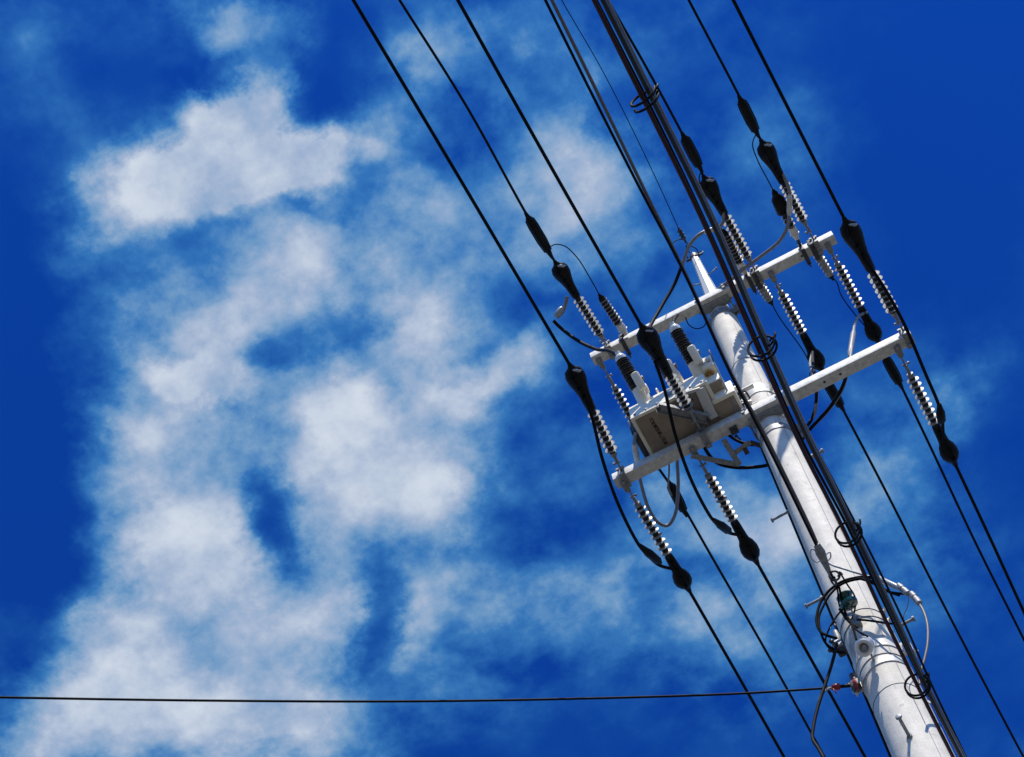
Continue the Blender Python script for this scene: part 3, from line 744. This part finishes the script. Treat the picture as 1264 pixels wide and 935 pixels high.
# ------------------------------------------------------------------ pole-mounted switch
zb = -1.75
PFL = at(779, 517, Z=zb); x0, y0 = PFL.x, PFL.y
x1 = at(872, 472, Z=zb).x; y1 = -.115
sw = tag(empty('load_switch', ((x0 + x1) / 2, -.2, h(zb))), 'beige pole mounted switch box with finned black bushings above the lower crossarm', 'switch')
topz = zb + .30
m_ = MB()
# body: front face leans back towards the top
b_ = len(m_.v)
prof = [(y0, zb), (y0 + .005, zb + .12), (y0 + .06, topz - .03), (y0 + .10, topz), (y1, topz), (y1, zb)]
for xx in (x0, x1):
    for (yy, zz) in prof: m_.v.append(Vector((xx, yy, h(zz))))
n_ = len(prof)
m_.f.append(tuple(range(b_, b_ + n_))); m_.f.append(tuple(range(b_ + n_, b_ + 2 * n_))[::-1])
for i in range(n_): j = (i + 1) % n_; m_.f.append((b_ + i, b_ + j, b_ + n_ + j, b_ + n_ + i))
m_.build('body', 'beige', sw, smooth=False)
m_ = MB(); m_.box(((x0 + x1) / 2, (y0 + y1) / 2, h(zb) - .006), (x1 - x0 + .012, y1 - y0 + .012, .016), bev=.003); m_.build('base_rim', 'beige', sw)
m_ = MB(); m_.box(((x0 + x1) / 2, (y0 + y1) / 2 , h(zb) - .017), (x1 - x0 - .035, y1 - y0 - .03, .008), bev=.002); m_.build('bottom_panel', 'panel', sw)
for k in range(7):
    MB().bolt((x0 + .03 + (x1 - x0 - .06) * k / 6, y0 - .001, h(zb + .012)), -Yv, .004, .005, .009).build('rim_bolt', 'galvd', sw)
MB().box((x0 + .30, y0 - .002, h(zb + .07)), (.09, .004, .055), bev=.001).build('rating_plate', 'galvd', sw)
m_ = MB(); m_.box((x0 - .022, (y0 + y1) / 2 + .05, h(zb + .08)), (.05, .26, .16), bev=.02); m_.build('side_housing', 'dark', sw)
# lettering along the bottom panel
def text_mesh(s, size, origin, ux, uy, parent, name, mt):
    c = bpy.data.curves.new(name, 'FONT'); c.body = s; c.size = size; c.extrude = .0004; c.align_x = 'LEFT'; c.align_y = 'CENTER'; c.space_character = 1.0; c.offset = .0004
    t = bpy.data.objects.new(name, c); COL.objects.link(t); bpy.context.view_layer.update()
    me = bpy.data.meshes.new_from_object(t.evaluated_get(bpy.context.evaluated_depsgraph_get()))
    bpy.data.objects.remove(t)
    ux = Vector(ux).normalized(); uy = Vector(uy).normalized(); uz = ux.cross(uy)
    Mx = Matrix((ux, uy, uz)).transposed().to_4x4(); Mx.translation = Vector(origin) - Vector(ORI[parent.name])
    me.transform(Mx); me.materials.clear(); me.materials.append(M[mt])
    o = bpy.data.objects.new(name, me); COL.objects.link(o); o.parent = parent; ORI[o.name] = ORI[parent.name]
    return o
tp = at(803, 516, Z=zb - .0225); tq = at(821, 545, Z=zb - .0225)
text_mesh('江苏高压电气公司', (tq - tp).length / 8 * 1.12, tp, tq - tp, (Vector((tq - tp)).cross(Zv)) * -1, sw, 'lettering', 'ink')
tp = at(848, 487, Z=zb - .0225)
text_mesh('开关', .034, tp, (.1, 1, 0), Vector((.1, 1, 0)).cross(Zv) * -1, sw, 'small_lettering', 'ink')
# bushings
def bushing(base, top, z0, z1):
    B = at(*base, Z=z0); T = at(*top, Z=z1); v = T - B; l = v.length; v.normalize()
    m = MB(); n = 15; pitch = l / n
    for k in range(n):
        t0 = pitch * (k + .5); q = pitch / 2; R_ = (.050 if k % 2 else .044) * (1 - .08 * k / n)
        m.lathe(B, v, [(t0 - q, .034), (t0 - q * .3, .036), (t0 - q * .05, R_), (t0 + q * .2, R_), (t0 + q * .5, .036), (t0 + q, .034)], 24)
    b = m.build('bushing', 'shedd', sw)
    m = MB()
    for k in range(n):
        t0 = pitch * (k + .5); q = pitch / 2; R_ = (.050 if k % 2 else .044) * (1 - .08 * k / n)
        m.lathe(B, v, [(t0, R_ * 1.0), (t0 + q * .08, R_ * 1.045), (t0 + q * .16, R_ * 1.0)], 24)
    ORI[b.name] = ORI[sw.name]; m.build('bushing_rim', 'greyrub', b)
    m = MB(); m.lathe(T, v, [(-.01, .036), (.012, .038), (.03, .030), (.04, .018), (.06, .016)], 18); m.build('terminal', 'porc', b)
    # porcelain-white turret between box and bushing
    m = MB(); m.lathe(B, -v, [(-.005, .042), (.02, .044), (.10, .048), (.15, .054)], 24); m.build('turret', 'beige', b)
    m = MB(); c = B + Vector((.035, -.03, -.035)); m.lathe(c - Zv * .05, v, [(0, .024), (.005, .027), (.12, .027), (.125, .022)], 18)
    m.box(B + Vector((.035, .02, .0)), (.05, .06, .06), bev=.012)
    m.build('current_transformer', 'beige', b)
    MB().box(B + Vector((.05, -.055, .01)), (.03, .03, .03), bev=.004).build('vent', 'browncable', b)
bushing((788,481), (767,444), -1.48, -1.30)
bushing((829,466), (801,424), -1.48, -1.30)
bushing((857,449), (834,408), -1.48, -1.30)
# lifting eyes
for (px, py) in ((812,484), (842,468)):
    c = at(px, py, Z=topz + .02); MB().torus(c, X, .022, .006).build('lifting_eye', 'beige', sw)
# bluish channel across the front and the white strap
cg = at(812, 503, Z=-1.83); ch = at(874, 517, Z=-1.83)
m_ = MB(); dch = (ch - cg).normalized(); sc_ = dch.cross(Zv).normalized()
m_.bar(cg, ch, .055, .005); m_.bar(cg + Zv * .0 - sc_ * .028, ch - sc_ * .028, .005, .04); m_.bar(cg + sc_ * .028, ch + sc_ * .028, .005, .04)
m_.build('channel', 'galvd', sw)
for b_ in (cg, ch): MB().bolt(b_ - Zv * .004, -Zv, .01, .008, .014).build('channel_bolt', 'dark', sw)
m_ = MB(); sa = at(864, 480, Z=-1.79); sb = at(879, 514, Z=-1.80)
m_.bar(sa, sb, .065, .007); m_.bar(sa + Vector((-.0, 0, .0)), at(846, 486, Z=-1.78), .02, .01); m_.box(sb, (.07, .03, .02)); m_.build('strap_plate', 'whitesteel', sw)
# stepped mechanism housing on the right
def boxz(fl, frr, depth, z, hh, name, mt, bev=.004):
    a_ = at(*fl, Z=z); b2 = at(*frr, Z=z)
    m = MB(); m.box(((a_.x + b2.x) / 2, (a_.y + b2.y) / 2 + depth / 2, h(z) + hh / 2), (b2.x - a_.x, depth, hh), bev=bev); return m.build(name, mt, sw)
boxz((878,496), (907,482), .17, zb - .03, .16, 'mechanism_housing', 'beige', .010)
boxz((880,500), (906,489), .12, zb - .034, .01, 'mechanism_panel', 'panel', .002)
boxz((868,477), (890,466), .13, zb + .06, .16, 'mechanism_housing', 'beige', .008)
boxz((870,478), (889,469), .07, zb + .052, .01, 'mechanism_panel', 'panel', .002)
boxz((866,456), (882,449), .11, zb + .16, .14, 'mechanism_housing', 'beige', .006)
c = at(876, 462, Z=zb + .15); MB().torus(c, Zv, .024, .007).lathe(c, Zv, [(-.002, .012), (.02, .012)], 12).build('brass_socket', 'brass', sw)
for (px, py) in ((869,452), (878,449), (873,455)): MB().bolt(at(px, py, Z=zb + .22), (-.2, -1, .1), .03, .012, .018).build('hex_fitting', 'whitesteel', sw)
m_ = MB(); rb = at(899, 486, Z=zb); rt = at(881, 447, Z=zb + .14)
m_.lathe(rb, rt - rb, [(0, .008), ((rt - rb).length, .005)], 10); m_.build('indicator_rod', 'whitesteel', sw)
rt2 = at(875, 432, Z=zb + .2); MB().lathe(rt, rt2 - rt, [(0, .005), ((rt2 - rt).length, .003)], 8).build('rod_tip', 'browncable', sw)
m_ = MB(); a1 = at(903, 494, Z=zb - .03); a2 = at(910, 510, Z=zb - .03); m_.bar(a1, a2, .012, .012); m_.build('hinge', 'galvd', sw)

# clutter of brackets between switch and pole
cl = tag(empty('mounting_bracket', at(918, 492, Z=-1.7)), 'cluster of bolted galvanised clamps and nuts between switch box and pole', 'bracket')
m_ = MB()
for (px, py, z, s_) in ((909,480,-1.6,.045), (918,488,-1.65,.05), (913,500,-1.7,.05), (925,497,-1.72,.035)):
    m_.box(at(px, py, Z=z), (s_, s_ * .8, s_ * .5), ((1, .3, 0), (-.3, 1, 0), (0, 0, 1)), .004)
m_.bar(at(906, 488, Z=-1.68), at(930, 476, Z=-1.66), .03, .008); m_.bar(at(915, 510, Z=-1.76), at(935, 498, Z=-1.74), .03, .008)
m_.build('clamp_plate', 'galv', cl)
m_ = MB()
for (px, py, z) in ((905,482,-1.66), (914,493,-1.7), (922,503,-1.72), (918,505,-1.75), (927,508,-1.76), (908,474,-1.6)): MB().bolt(at(px, py, Z=z), (.2, -1, -.4), .045, .006, .012).build('clamp_bolt', 'dark', cl)
m_.tube([at(906, 500, Z=-1.75), at(909, 487, Z=-1.72), at(919, 483, Z=-1.7), at(926, 492, Z=-1.72)], .006)
m_.build('wire_loop', 'dark', cl)

# ------------------------------------------------------------------ communication cables passing the pole
ZB = -5.65
def bl(px, py, dz=0, dx_=0, dyx=0):
    p = ats(px, py, ZB + dz, -.012, 0); return p + X * dx_
def comm(pts, r, mt, label, dz=0, name='communication_cable', group='communication cables in one bundle'):
    P = [bl(x, y, dz) for x, y in pts]
    d0 = (P[0] - P[1]).normalized(); d1_ = (P[-1] - P[-2]).normalized()
    head = [P[0] + d0 * s_ + Zv * (.0012 * s_ * s_) for s_ in (30, 18, 9, 4)]
    tl = [P[-1] + d1_ * s_ + Zv * (.0012 * s_ * s_) for s_ in (3, 8, 16, 28)]
    o = MB().sweep(head + smooth_pts(P, 6) + tl, r, 12).build(name, mt)
    return tag(o, label, 'cable', group)
comm([(733,0), (800,135), (866,270), (929,415), (986,545), (1042,655), (1096,772), (1139,860), (1178,938)], .0088, 'cable2', 'left reddish black cable of the thick bundle beside the pole')
comm([(744,0), (811,135), (877,270), (939,413), (997,542), (1052,652), (1107,770), (1147,857), (1187,936)], .0095, 'cableg', 'thick black middle cable of the bundle beside the pole', -.01)
comm([(750,0), (816,135), (882,270), (943,411), (1001,540), (1055,651), (1110,768), (1150,855), (1192,936)], .0055, 'greycable', 'grey right cable of the bundle beside the pole', .03)
comm([(736,0), (802,130), (868,268), (931,412), (988,540), (1045,648), (1101,765), (1143,852), (1183,930)], .0060, 'cable', 'slim black cable tucked under the bundle', .06)
comm([(746,0), (813,128), (879,268), (941,410), (1000,538), (1058,650), (1092,718), (1119,775), (1152,850), (1194,938)], .0050, 'cable', 'thinnest black wire splaying out right of the bundle', .05)
def ring(px, py, ax, ex, label, R=.055):
    c = bl(px, py, -.01)
    root = tag(empty('cable_ring', c), label, 'cable ring', 'spiral rings holding the cable bundle')
    u = Vector((1, 0, 0))
    MB().torus(c + Vector((-.012, -.005, 0)), ax, R, .0052, turns=1.55, rise=.028, u=u).build('coil', 'cable', root)
    MB().torus(c + Vector((.035, .0, .03)), (ax[0] + .5, ax[1], ax[2] - .4), R * .52, .0045, turns=.8, rise=.02, u=u).build('hook', 'cable', root)
    return root
ring(800, 122, (.1, 1, .05), 1, 'topmost spiral ring round the cable bundle near the top edge', .056)
ring(945, 428, (.0, .93, .34), 1, 'spiral ring round the cable bundle between the two crossarms', .058)
ring(1051, 658, (.05, .93, .36), 1, 'spiral ring round the cable bundle against the pole below the crossarms', .056)
ring(1136, 846, (.0, .9, .42), 1, 'lowest spiral ring round the cable bundle near the bottom of the pole', .054)

# dead-ended pair of cables
ZP = -4.25
def dl(x, y, dz=0): return ats(x, y, ZP + dz, .0, 0)
def dead(pts, r, mt, label, z0=0, name='messenger_cable'):
    P = [dl(x, y, z0) for x, y in pts]
    d0 = (P[0] - P[1]).normalized()
    head = [P[0] + d0 * s_ + Zv * (.0012 * s_ * s_) for s_ in (30, 18, 9, 4)]
    return tag(MB().sweep(head + smooth_pts(P, 6), r, 10).build(name, mt), label, 'cable', 'cables tied off on the pole front')
dead([(673,0), (735,125), (792,237), (842,332), (901,460), (938,532), (972,600), (1003,664), (1022,702), (1036,726)], .0070, 'cable', 'thin black cable of the pair tied off above the green insulator')
dead([(681,0), (742,124), (798,240), (848,342), (903,462), (940,529), (974,597), (1004,660), (1012,680)], .0085, 'browncable', 'grey brown cable of the pair ending in a wedge grip on the pole front', .02)
# wedge grip
wg = tag(empty('wedge_grip', dl(1014, 690)), 'grey metal wedge grip with wire bails in front of the pole', 'clamp')
wa_, wb_ = dl(1008, 672), dl(1026, 712)
MB().lathe(wa_, wb_ - wa_, [(0, .016), (.25 * (wb_ - wa_).length, .026), ((wb_ - wa_).length, .008)], 12, .6, 1).build('wedge_body', 'galvd', wg)
m_ = MB(); m_.tube([dl(1010,683,.02), dl(1002,678,.02), dl(1001,688,.02), dl(1008,694,.02), dl(1013,692,.02)], .004); m_.tube([dl(1014,690,.02), dl(1024,682,.02), dl(1025,689,.02), dl(1018,695,.02)], .004); m_.build('bail', 'galv', wg)
m_ = MB(); m_.torus(dl(1030, 711), (.2, .2, 1), .026, .006); m_.torus(dl(1029, 718), (1, .2, .5), .02, .006); m_.bolt(dl(1034, 712), (1, -.3, 0), .02); m_.build('shackle', 'dark', wg)
def spool(c, d, R, label, mt, name='spool_insulator', k=1.):
    """a grooved spool with its strap; d points outwards"""
    root = tag(empty(name, c), label, 'insulator')
    d = Vector(d).normalized()
    MB().lathe(Vector(c) - d * .045 * k, d, [(0, R * .55), (.006, R * .9), (.02, R), (.03, R * .95), (.042, R * .62), (.050, R * .62), (.062, R * .85), (.074, R * .88), (.084, R * .7), (.09, R * .4)], 28).build('spool_body', mt, root)
    return root
gi = spool(dl(1045, 741), (-.1, -.45, .9), .050, 'dark green glass spool insulator held by wire loops on the pole front', 'glass')
m_ = MB(); c = dl(1045, 741); e2 = at(1058, 768, Y=-.14)
m_.bar(c, e2, .03, .008, up=(1, 0, 0)); m_.box(e2, (.04, .03, .06), bev=.004); m_.bolt(c + Vector((0, .0, -.05)), Zv, .1, .007, .014)
m_.build('strap', 'galvd', gi)
ce = at(1068, 797, Y=-.23)
ws_ = spool(ce, (-.1, -.5, -.85), .044, 'small cream porcelain spool insulator below the green one', 'porc')
MB().torus(ce + Vector((-.008, -.042, -.07)), (-.1, -.5, -.85), .034, .013).build('rim', 'porc', ws_)
MB().lathe(ce + Vector((-.004, -.02, -.035)), (-.1, -.5, -.85), [(0, .030), (.046, .030)], 20).build('recess', 'browncable', ws_)
m_ = MB(); m_.lathe(ce - Vector((0.005, .04, .07)), (-.1, -.5, -.85), [(0, .010), (.02, .010), (.022, .015), (.03, .015)], 10); m_.bar(ce + Vector((.01, -.06, -.04)), at(1077, 812, Y=-.14), .045, .010, up=(1, 0, 0)); m_.build('strap', 'galvd', ws_)
m_ = MB(); m_.tube([dl(1030,712), dl(1034,730,-.01), dl(1037,750,-.02), dl(1050,765,-.04), dl(1056,740,-.02), dl(1046,722), dl(1036,706)], .0045, 8)
m_.tube([dl(1036,726), dl(1042,752,-.03), at(1052,772,Y=-.26), at(1057,790,Y=-.27)], .006, 8); m_.tube([at(1052,772,Y=-.26), at(1060,780,Y=-.27), at(1071,786,Y=-.27)], .005, 8)
m_.tube([at(1036,752,Y=-.27), at(1048,768,Y=-.25), at(1058,775,Y=-.23)], .006, 8)
tag(m_.build('tie_wire', 'cablem'), 'black tie wires looped round the green insulator and down to the cream one', 'wire')

# down-leads beside the pole
gl = [at(948, 562, Y=.02), at(975, 632, Y=.02), at(1000, 692, Y=.02), at(1017, 735, Y=.02), at(1059, 835, Y=.02), at(1099, 935, Y=.02)]
gl = [Vector((-prad(p.z - HT) - .009, .03, p.z)) for p in gl]
gl = [Vector((-prad(-1.95) - .009, .03, h(-1.95)))] + gl + [Vector((-prad(z) - .009, .03, h(z))) for z in (-7, -10, -HT + .02)]
cable('earth_lead', gl, .007, 'cable', 'thin black earth lead running down the left edge of the pole', 'cable')
m_ = MB(); pz = (-2.05, -4, -6, -9, -HT + .02)
an = math.radians(-10)
m_.sweep([Vector((math.cos(an) * (prad(z) + .004), math.sin(an) * (prad(z) + .004), h(z))) for z in pz], .016, 8, .35, 1., up=(math.cos(an), math.sin(an), 0))
es = tag(m_.build('earthing_strip', 'strip'), 'pale flat earthing strip down the right side of the pole', 'earthing strip')
ORI[es.name] = ORI[es.name]
for (px, py) in ((1090,757), (1096,768), (1143,872), (1116,806), (1128,808)): 
    p = at(px, py, Y=-.05); MB().box(p, (.022, .022, .035), bev=.004).bolt(p, (.8, -.6, 0), .02, .006, .011).build('strap_buckle', 'galv', pole)

# messenger rod, connectors and the grey loop on the right
yy = -.22
def ap(x, y, Y=yy): return at(x, y, Y=Y)
rt_ = tag(empty('messenger_clamp', ap(1090, 712)), 'pale insulated messenger rod with two metal ferrules right of the pole', 'clamp')
m_ = MB().tube([ap(1018,692,-.24), ap(1028,698,-.24), ap(1040,702,-.24), ap(1056,707,-.24), ap(1070,711), ap(1082,716)], .006, 10); m_.build('twisted_wire', 'galvd', rt_)
p, q = ap(1078,711), ap(1114,728)
MB().lathe(p, q - p, [(0, .008), (.02, .015), ((q - p).length * .8, .015), ((q - p).length, .009)], 14).build('insulated_rod', 'greyrub', rt_)
for (a1, b1) in (((1109,723), (1121,733)), ((1125,733), (1135,745))):
    p, q = ap(*a1), ap(*b1); v = q - p
    MB().lathe(p, v, [(-.01, .006), (0, .016), (v.length * .4, .018), (v.length * .42, .015), (v.length * .58, .015), (v.length * .6, .018), (v.length, .016), (v.length + .01, .006)], 12).build('ferrule', 'galvd', rt_)
cable('loop_cable', [ap(1131,740), ap(1140,755), ap(1145,773), ap(1145,795), ap(1141,815), ap(1136,832), ap(1135,845)], .0068, 'browncable', 'grey cable arcing downwards from the metal ferrules right of the pole', 'cable')
cable('hanging_wire', [ap(1121,735), ap(1121,745), ap(1119,752), ap(1116,758), ap(1115,768), ap(1114,790), ap(1124,812), ap(1133,832)], .0022, 'cable', 'very thin wire dangling below the metal ferrules', 'wire', seg=6)
# loops of black cable round the pole front
def loopc(pts, label, r=.0065, mt='cablem'): return cable('cable_loop', pts, r, mt, label, 'cable', 'black cable loops round the pole')
yl = -.27
loopc([ap(1110,735,-.2), ap(1098,731,-.2), ap(1085,724,-.22), ap(1070,717,yl), ap(1055,714,yl), ap(1040,718,yl), ap(1025,728,yl), ap(1014,742,yl), ap(1009,756,yl), ap(1008,768,yl), ap(1013,780,yl), ap(1022,785,yl), ap(1032,788,-.2)], 'larger black cable loop round the front of the pole', .0075)
loopc([ap(1125,733,-.2), ap(1112,733,-.2), ap(1098,731,-.2), ap(1088,727,-.22), ap(1072,716,yl), ap(1055,716,yl), ap(1038,722,yl), ap(1024,735,yl), ap(1016,749,yl), ap(1011,762,yl), ap(1013,780,yl), ap(1020,795,-.24), ap(1032,803,-.2), ap(1043,806,-.16)], 'second black cable loop just inside the larger one', .0065)
loopc([ap(1075,713,yl), ap(1060,713,yl), ap(1048,716,yl), ap(1038,719,yl)], 'short black cable stub lashed onto the loops', .009)
loopc([ap(1040,752,-.2), ap(1030,765,-.22), ap(1022,780,-.22), ap(1019,793,-.2), ap(1027,803,-.18), ap(1040,807,-.16)], 'smallest black cable loop hanging left of the cream insulator', .005)
loopc([ap(1058,765,-.17), ap(1070,766,-.17), ap(1085,768,-.18), ap(1100,770,-.18), ap(1112,769,-.16)], 'wavy black cable crossing the pole below the green insulator', .006)
# junction clamp left of the pole
jc = tag(empty('junction_clamp', at(1034, 795, Y=-.1)), 'grey bolted junction clamp on the left side of the pole below the cable loops', 'clamp')
m_ = MB(); c = at(1034, 797, Y=-.12); m_.box(c, (.055, .05, .06), ((1, .2, 0), (-.2, 1, 0), (0, 0, 1)), .01); m_.lathe(at(1031, 780, Y=-.12), -Zv, [(0, .014), (.05, .018), (.08, .012)], 12); m_.build('clamp_body', 'galvd', jc)
for b_ in ((c, (-.4, -1, -.2), .045), (at(1030, 806, Y=-.12), (-.4, -1, -.3), .03), (at(1032, 775, Y=-.1), (0, 0, 1), .04)): MB().bolt(b_[0], b_[1], b_[2], .007, .013).build('clamp_bolt', 'dark', jc)
MB().box(at(1039, 803, Y=-.1), (.05, .05, .05), bev=.01).build('jaw', 'dark', jc)
# service drop wire to the left
zs0 = at(1050, 847, Y=-.12).z - HT
def sp(x, y, s_=.02):
    z = zs0
    for i in range(10):
        p = at(x, y, Z=z); z = zs0 - s_ * abs(p.x + .13)
    return at(x, y, Z=z)
P = [at(1056, 846, Y=-.1), sp(1040,848), sp(1000,851), sp(900,857), sp(700,863), sp(500,866), sp(250,865), sp(0,861), sp(-120,858)]
d0 = (P[-1] - P[-2]).normalized(); P += [P[-1] + d0 * s_ + Zv * (.0015 * s_ * s_) for s_ in (4, 10, 20, 32)]
root = tag(empty('service_drop', P[0]), 'thin dark wire stretched almost level from the pole to the left edge', 'cable')
MB().tube(P, .0062, 10, 6).build('conductor', 'cable', root)
p, q = sp(1026,849), sp(1034,848); MB().lathe(p, q - p, [(0, .011), (.005, .014), ((q - p).length, .014), ((q - p).length + .003, .010)], 12).lathe(q, q - p, [(-.012, .017), (.008, .018), (.012, .012)], 10).build('red_tape', 'red', root)
m_ = MB(); m_.tube([p, p + Vector((.01, -.0, -.03)), p + Vector((.012, .01, -.05))], .003); m_.build('tape_end', 'red', root)
m_ = MB(); m_.lathe(sp(1034,848), P[0] - sp(1034,848), [(0, .009), (.12, .010)], 10); m_.build('grip', 'rubber', root)
dc = tag(empty('dead_end_clamp', at(1058, 846, Y=-.1)), 'small steel dead end clamp with red tape where the drop wire meets the pole', 'clamp')
c = at(1056, 846, Y=-.1)
m_ = MB(); m_.box(c, (.05, .045, .05), bev=.008); m_.lathe(at(1054, 838, Y=-.1), Zv, [(-.02, .018), (.03, .018)], 12); m_.bolt(at(1060, 853, Y=-.1), (-.5, -1, -.3), .03, .008, .014); m_.bolt(c, (-1, -.6, 0), .03); m_.build('clamp_body', 'dark', dc)
m_ = MB(); m_.torus(at(1056, 846, Y=-.13), (1, .2, 0), .024, .008); m_.build('red_tape', 'red', dc)
# tail cable dropping beside the pole
pt = [(1033,795), (1029,812), (1023,832), (1016,853), (1009,875), (1004,898), (1003,912)]
loop_ = [at(x, y, Y=-.24) for x, y in pt + [(1010,924), (1018,938), (1030,960)]]
e_ = loop_[-1]
cable('tail_cable', loop_ + [Vector((-.14, -.06, e_.z - 1.6)), Vector((-.165, 0, e_.z - 3)), Vector((-.21, 0, .05))], .0085, 'cable', 'dark cable dropping from the junction clamp past the drop wire', 'cable')
cable('branch_cable', [sp(1027,849), at(1020,852,Y=-.2), at(1014,858,Y=-.22), at(1011,866,Y=-.24)], .007, 'greycable', 'short grey cable joining the dropping cable to the red tape', 'cable')

# overhead earth wire at the very top
P = [at(842, 300, Z=1.12), at(838, 283, Z=1.1), ats(800,200,1.1,.03), ats(745,90,1.1,.03), ats(693,0,1.1,.03), ats(640,-95,1.1,.03)]
power_line(P[1:], 'hair thin overhead earth wire reaching the tip of the spike', .0035, group='thin overhead wire', name='earth_wire')
ti = tag(empty('pin_insulator', at(843, 292, Z=1.1)), 'tiny dark shackle insulator at the tip of the spike', 'insulator')
m_ = MB(); a_, b2 = at(838, 283, Z=1.1), at(849, 304, Z=1.1); m_.lathe(a_, b2 - a_, [(0, .01), (.02, .022), (.035, .012), (.05, .024), (.065, .012), (.08, .024), (.1, .01), (.13, .008)], 14); m_.torus(a_, (1, .2, .2), .018, .004); m_.build('spool_body', 'dark', ti)
cable('tie_wire', [at(846,296,Z=1.1), at(838,296,Z=1.08), at(830,301,Z=1.04), at(828,308,Z=1.0)], .004, 'cable', 'short black wire curling left from the spike tip', 'wire')
cable('tie_wire', [at(848,300,Z=1.1), at(853,304,Z=1.1), at(859,307,Z=1.08), at(862,314,Z=1.06), at(858,317,Z=1.05)], .004, 'cable', 'short black wire looping right round the spike tip', 'wire')
cable('tie_wire', [at(848,302,Z=1.1), at(847,308,Z=1.08), at(852,312,Z=1.06)], .004, 'cable', 'tiny black wire behind the spike tip', 'wire')
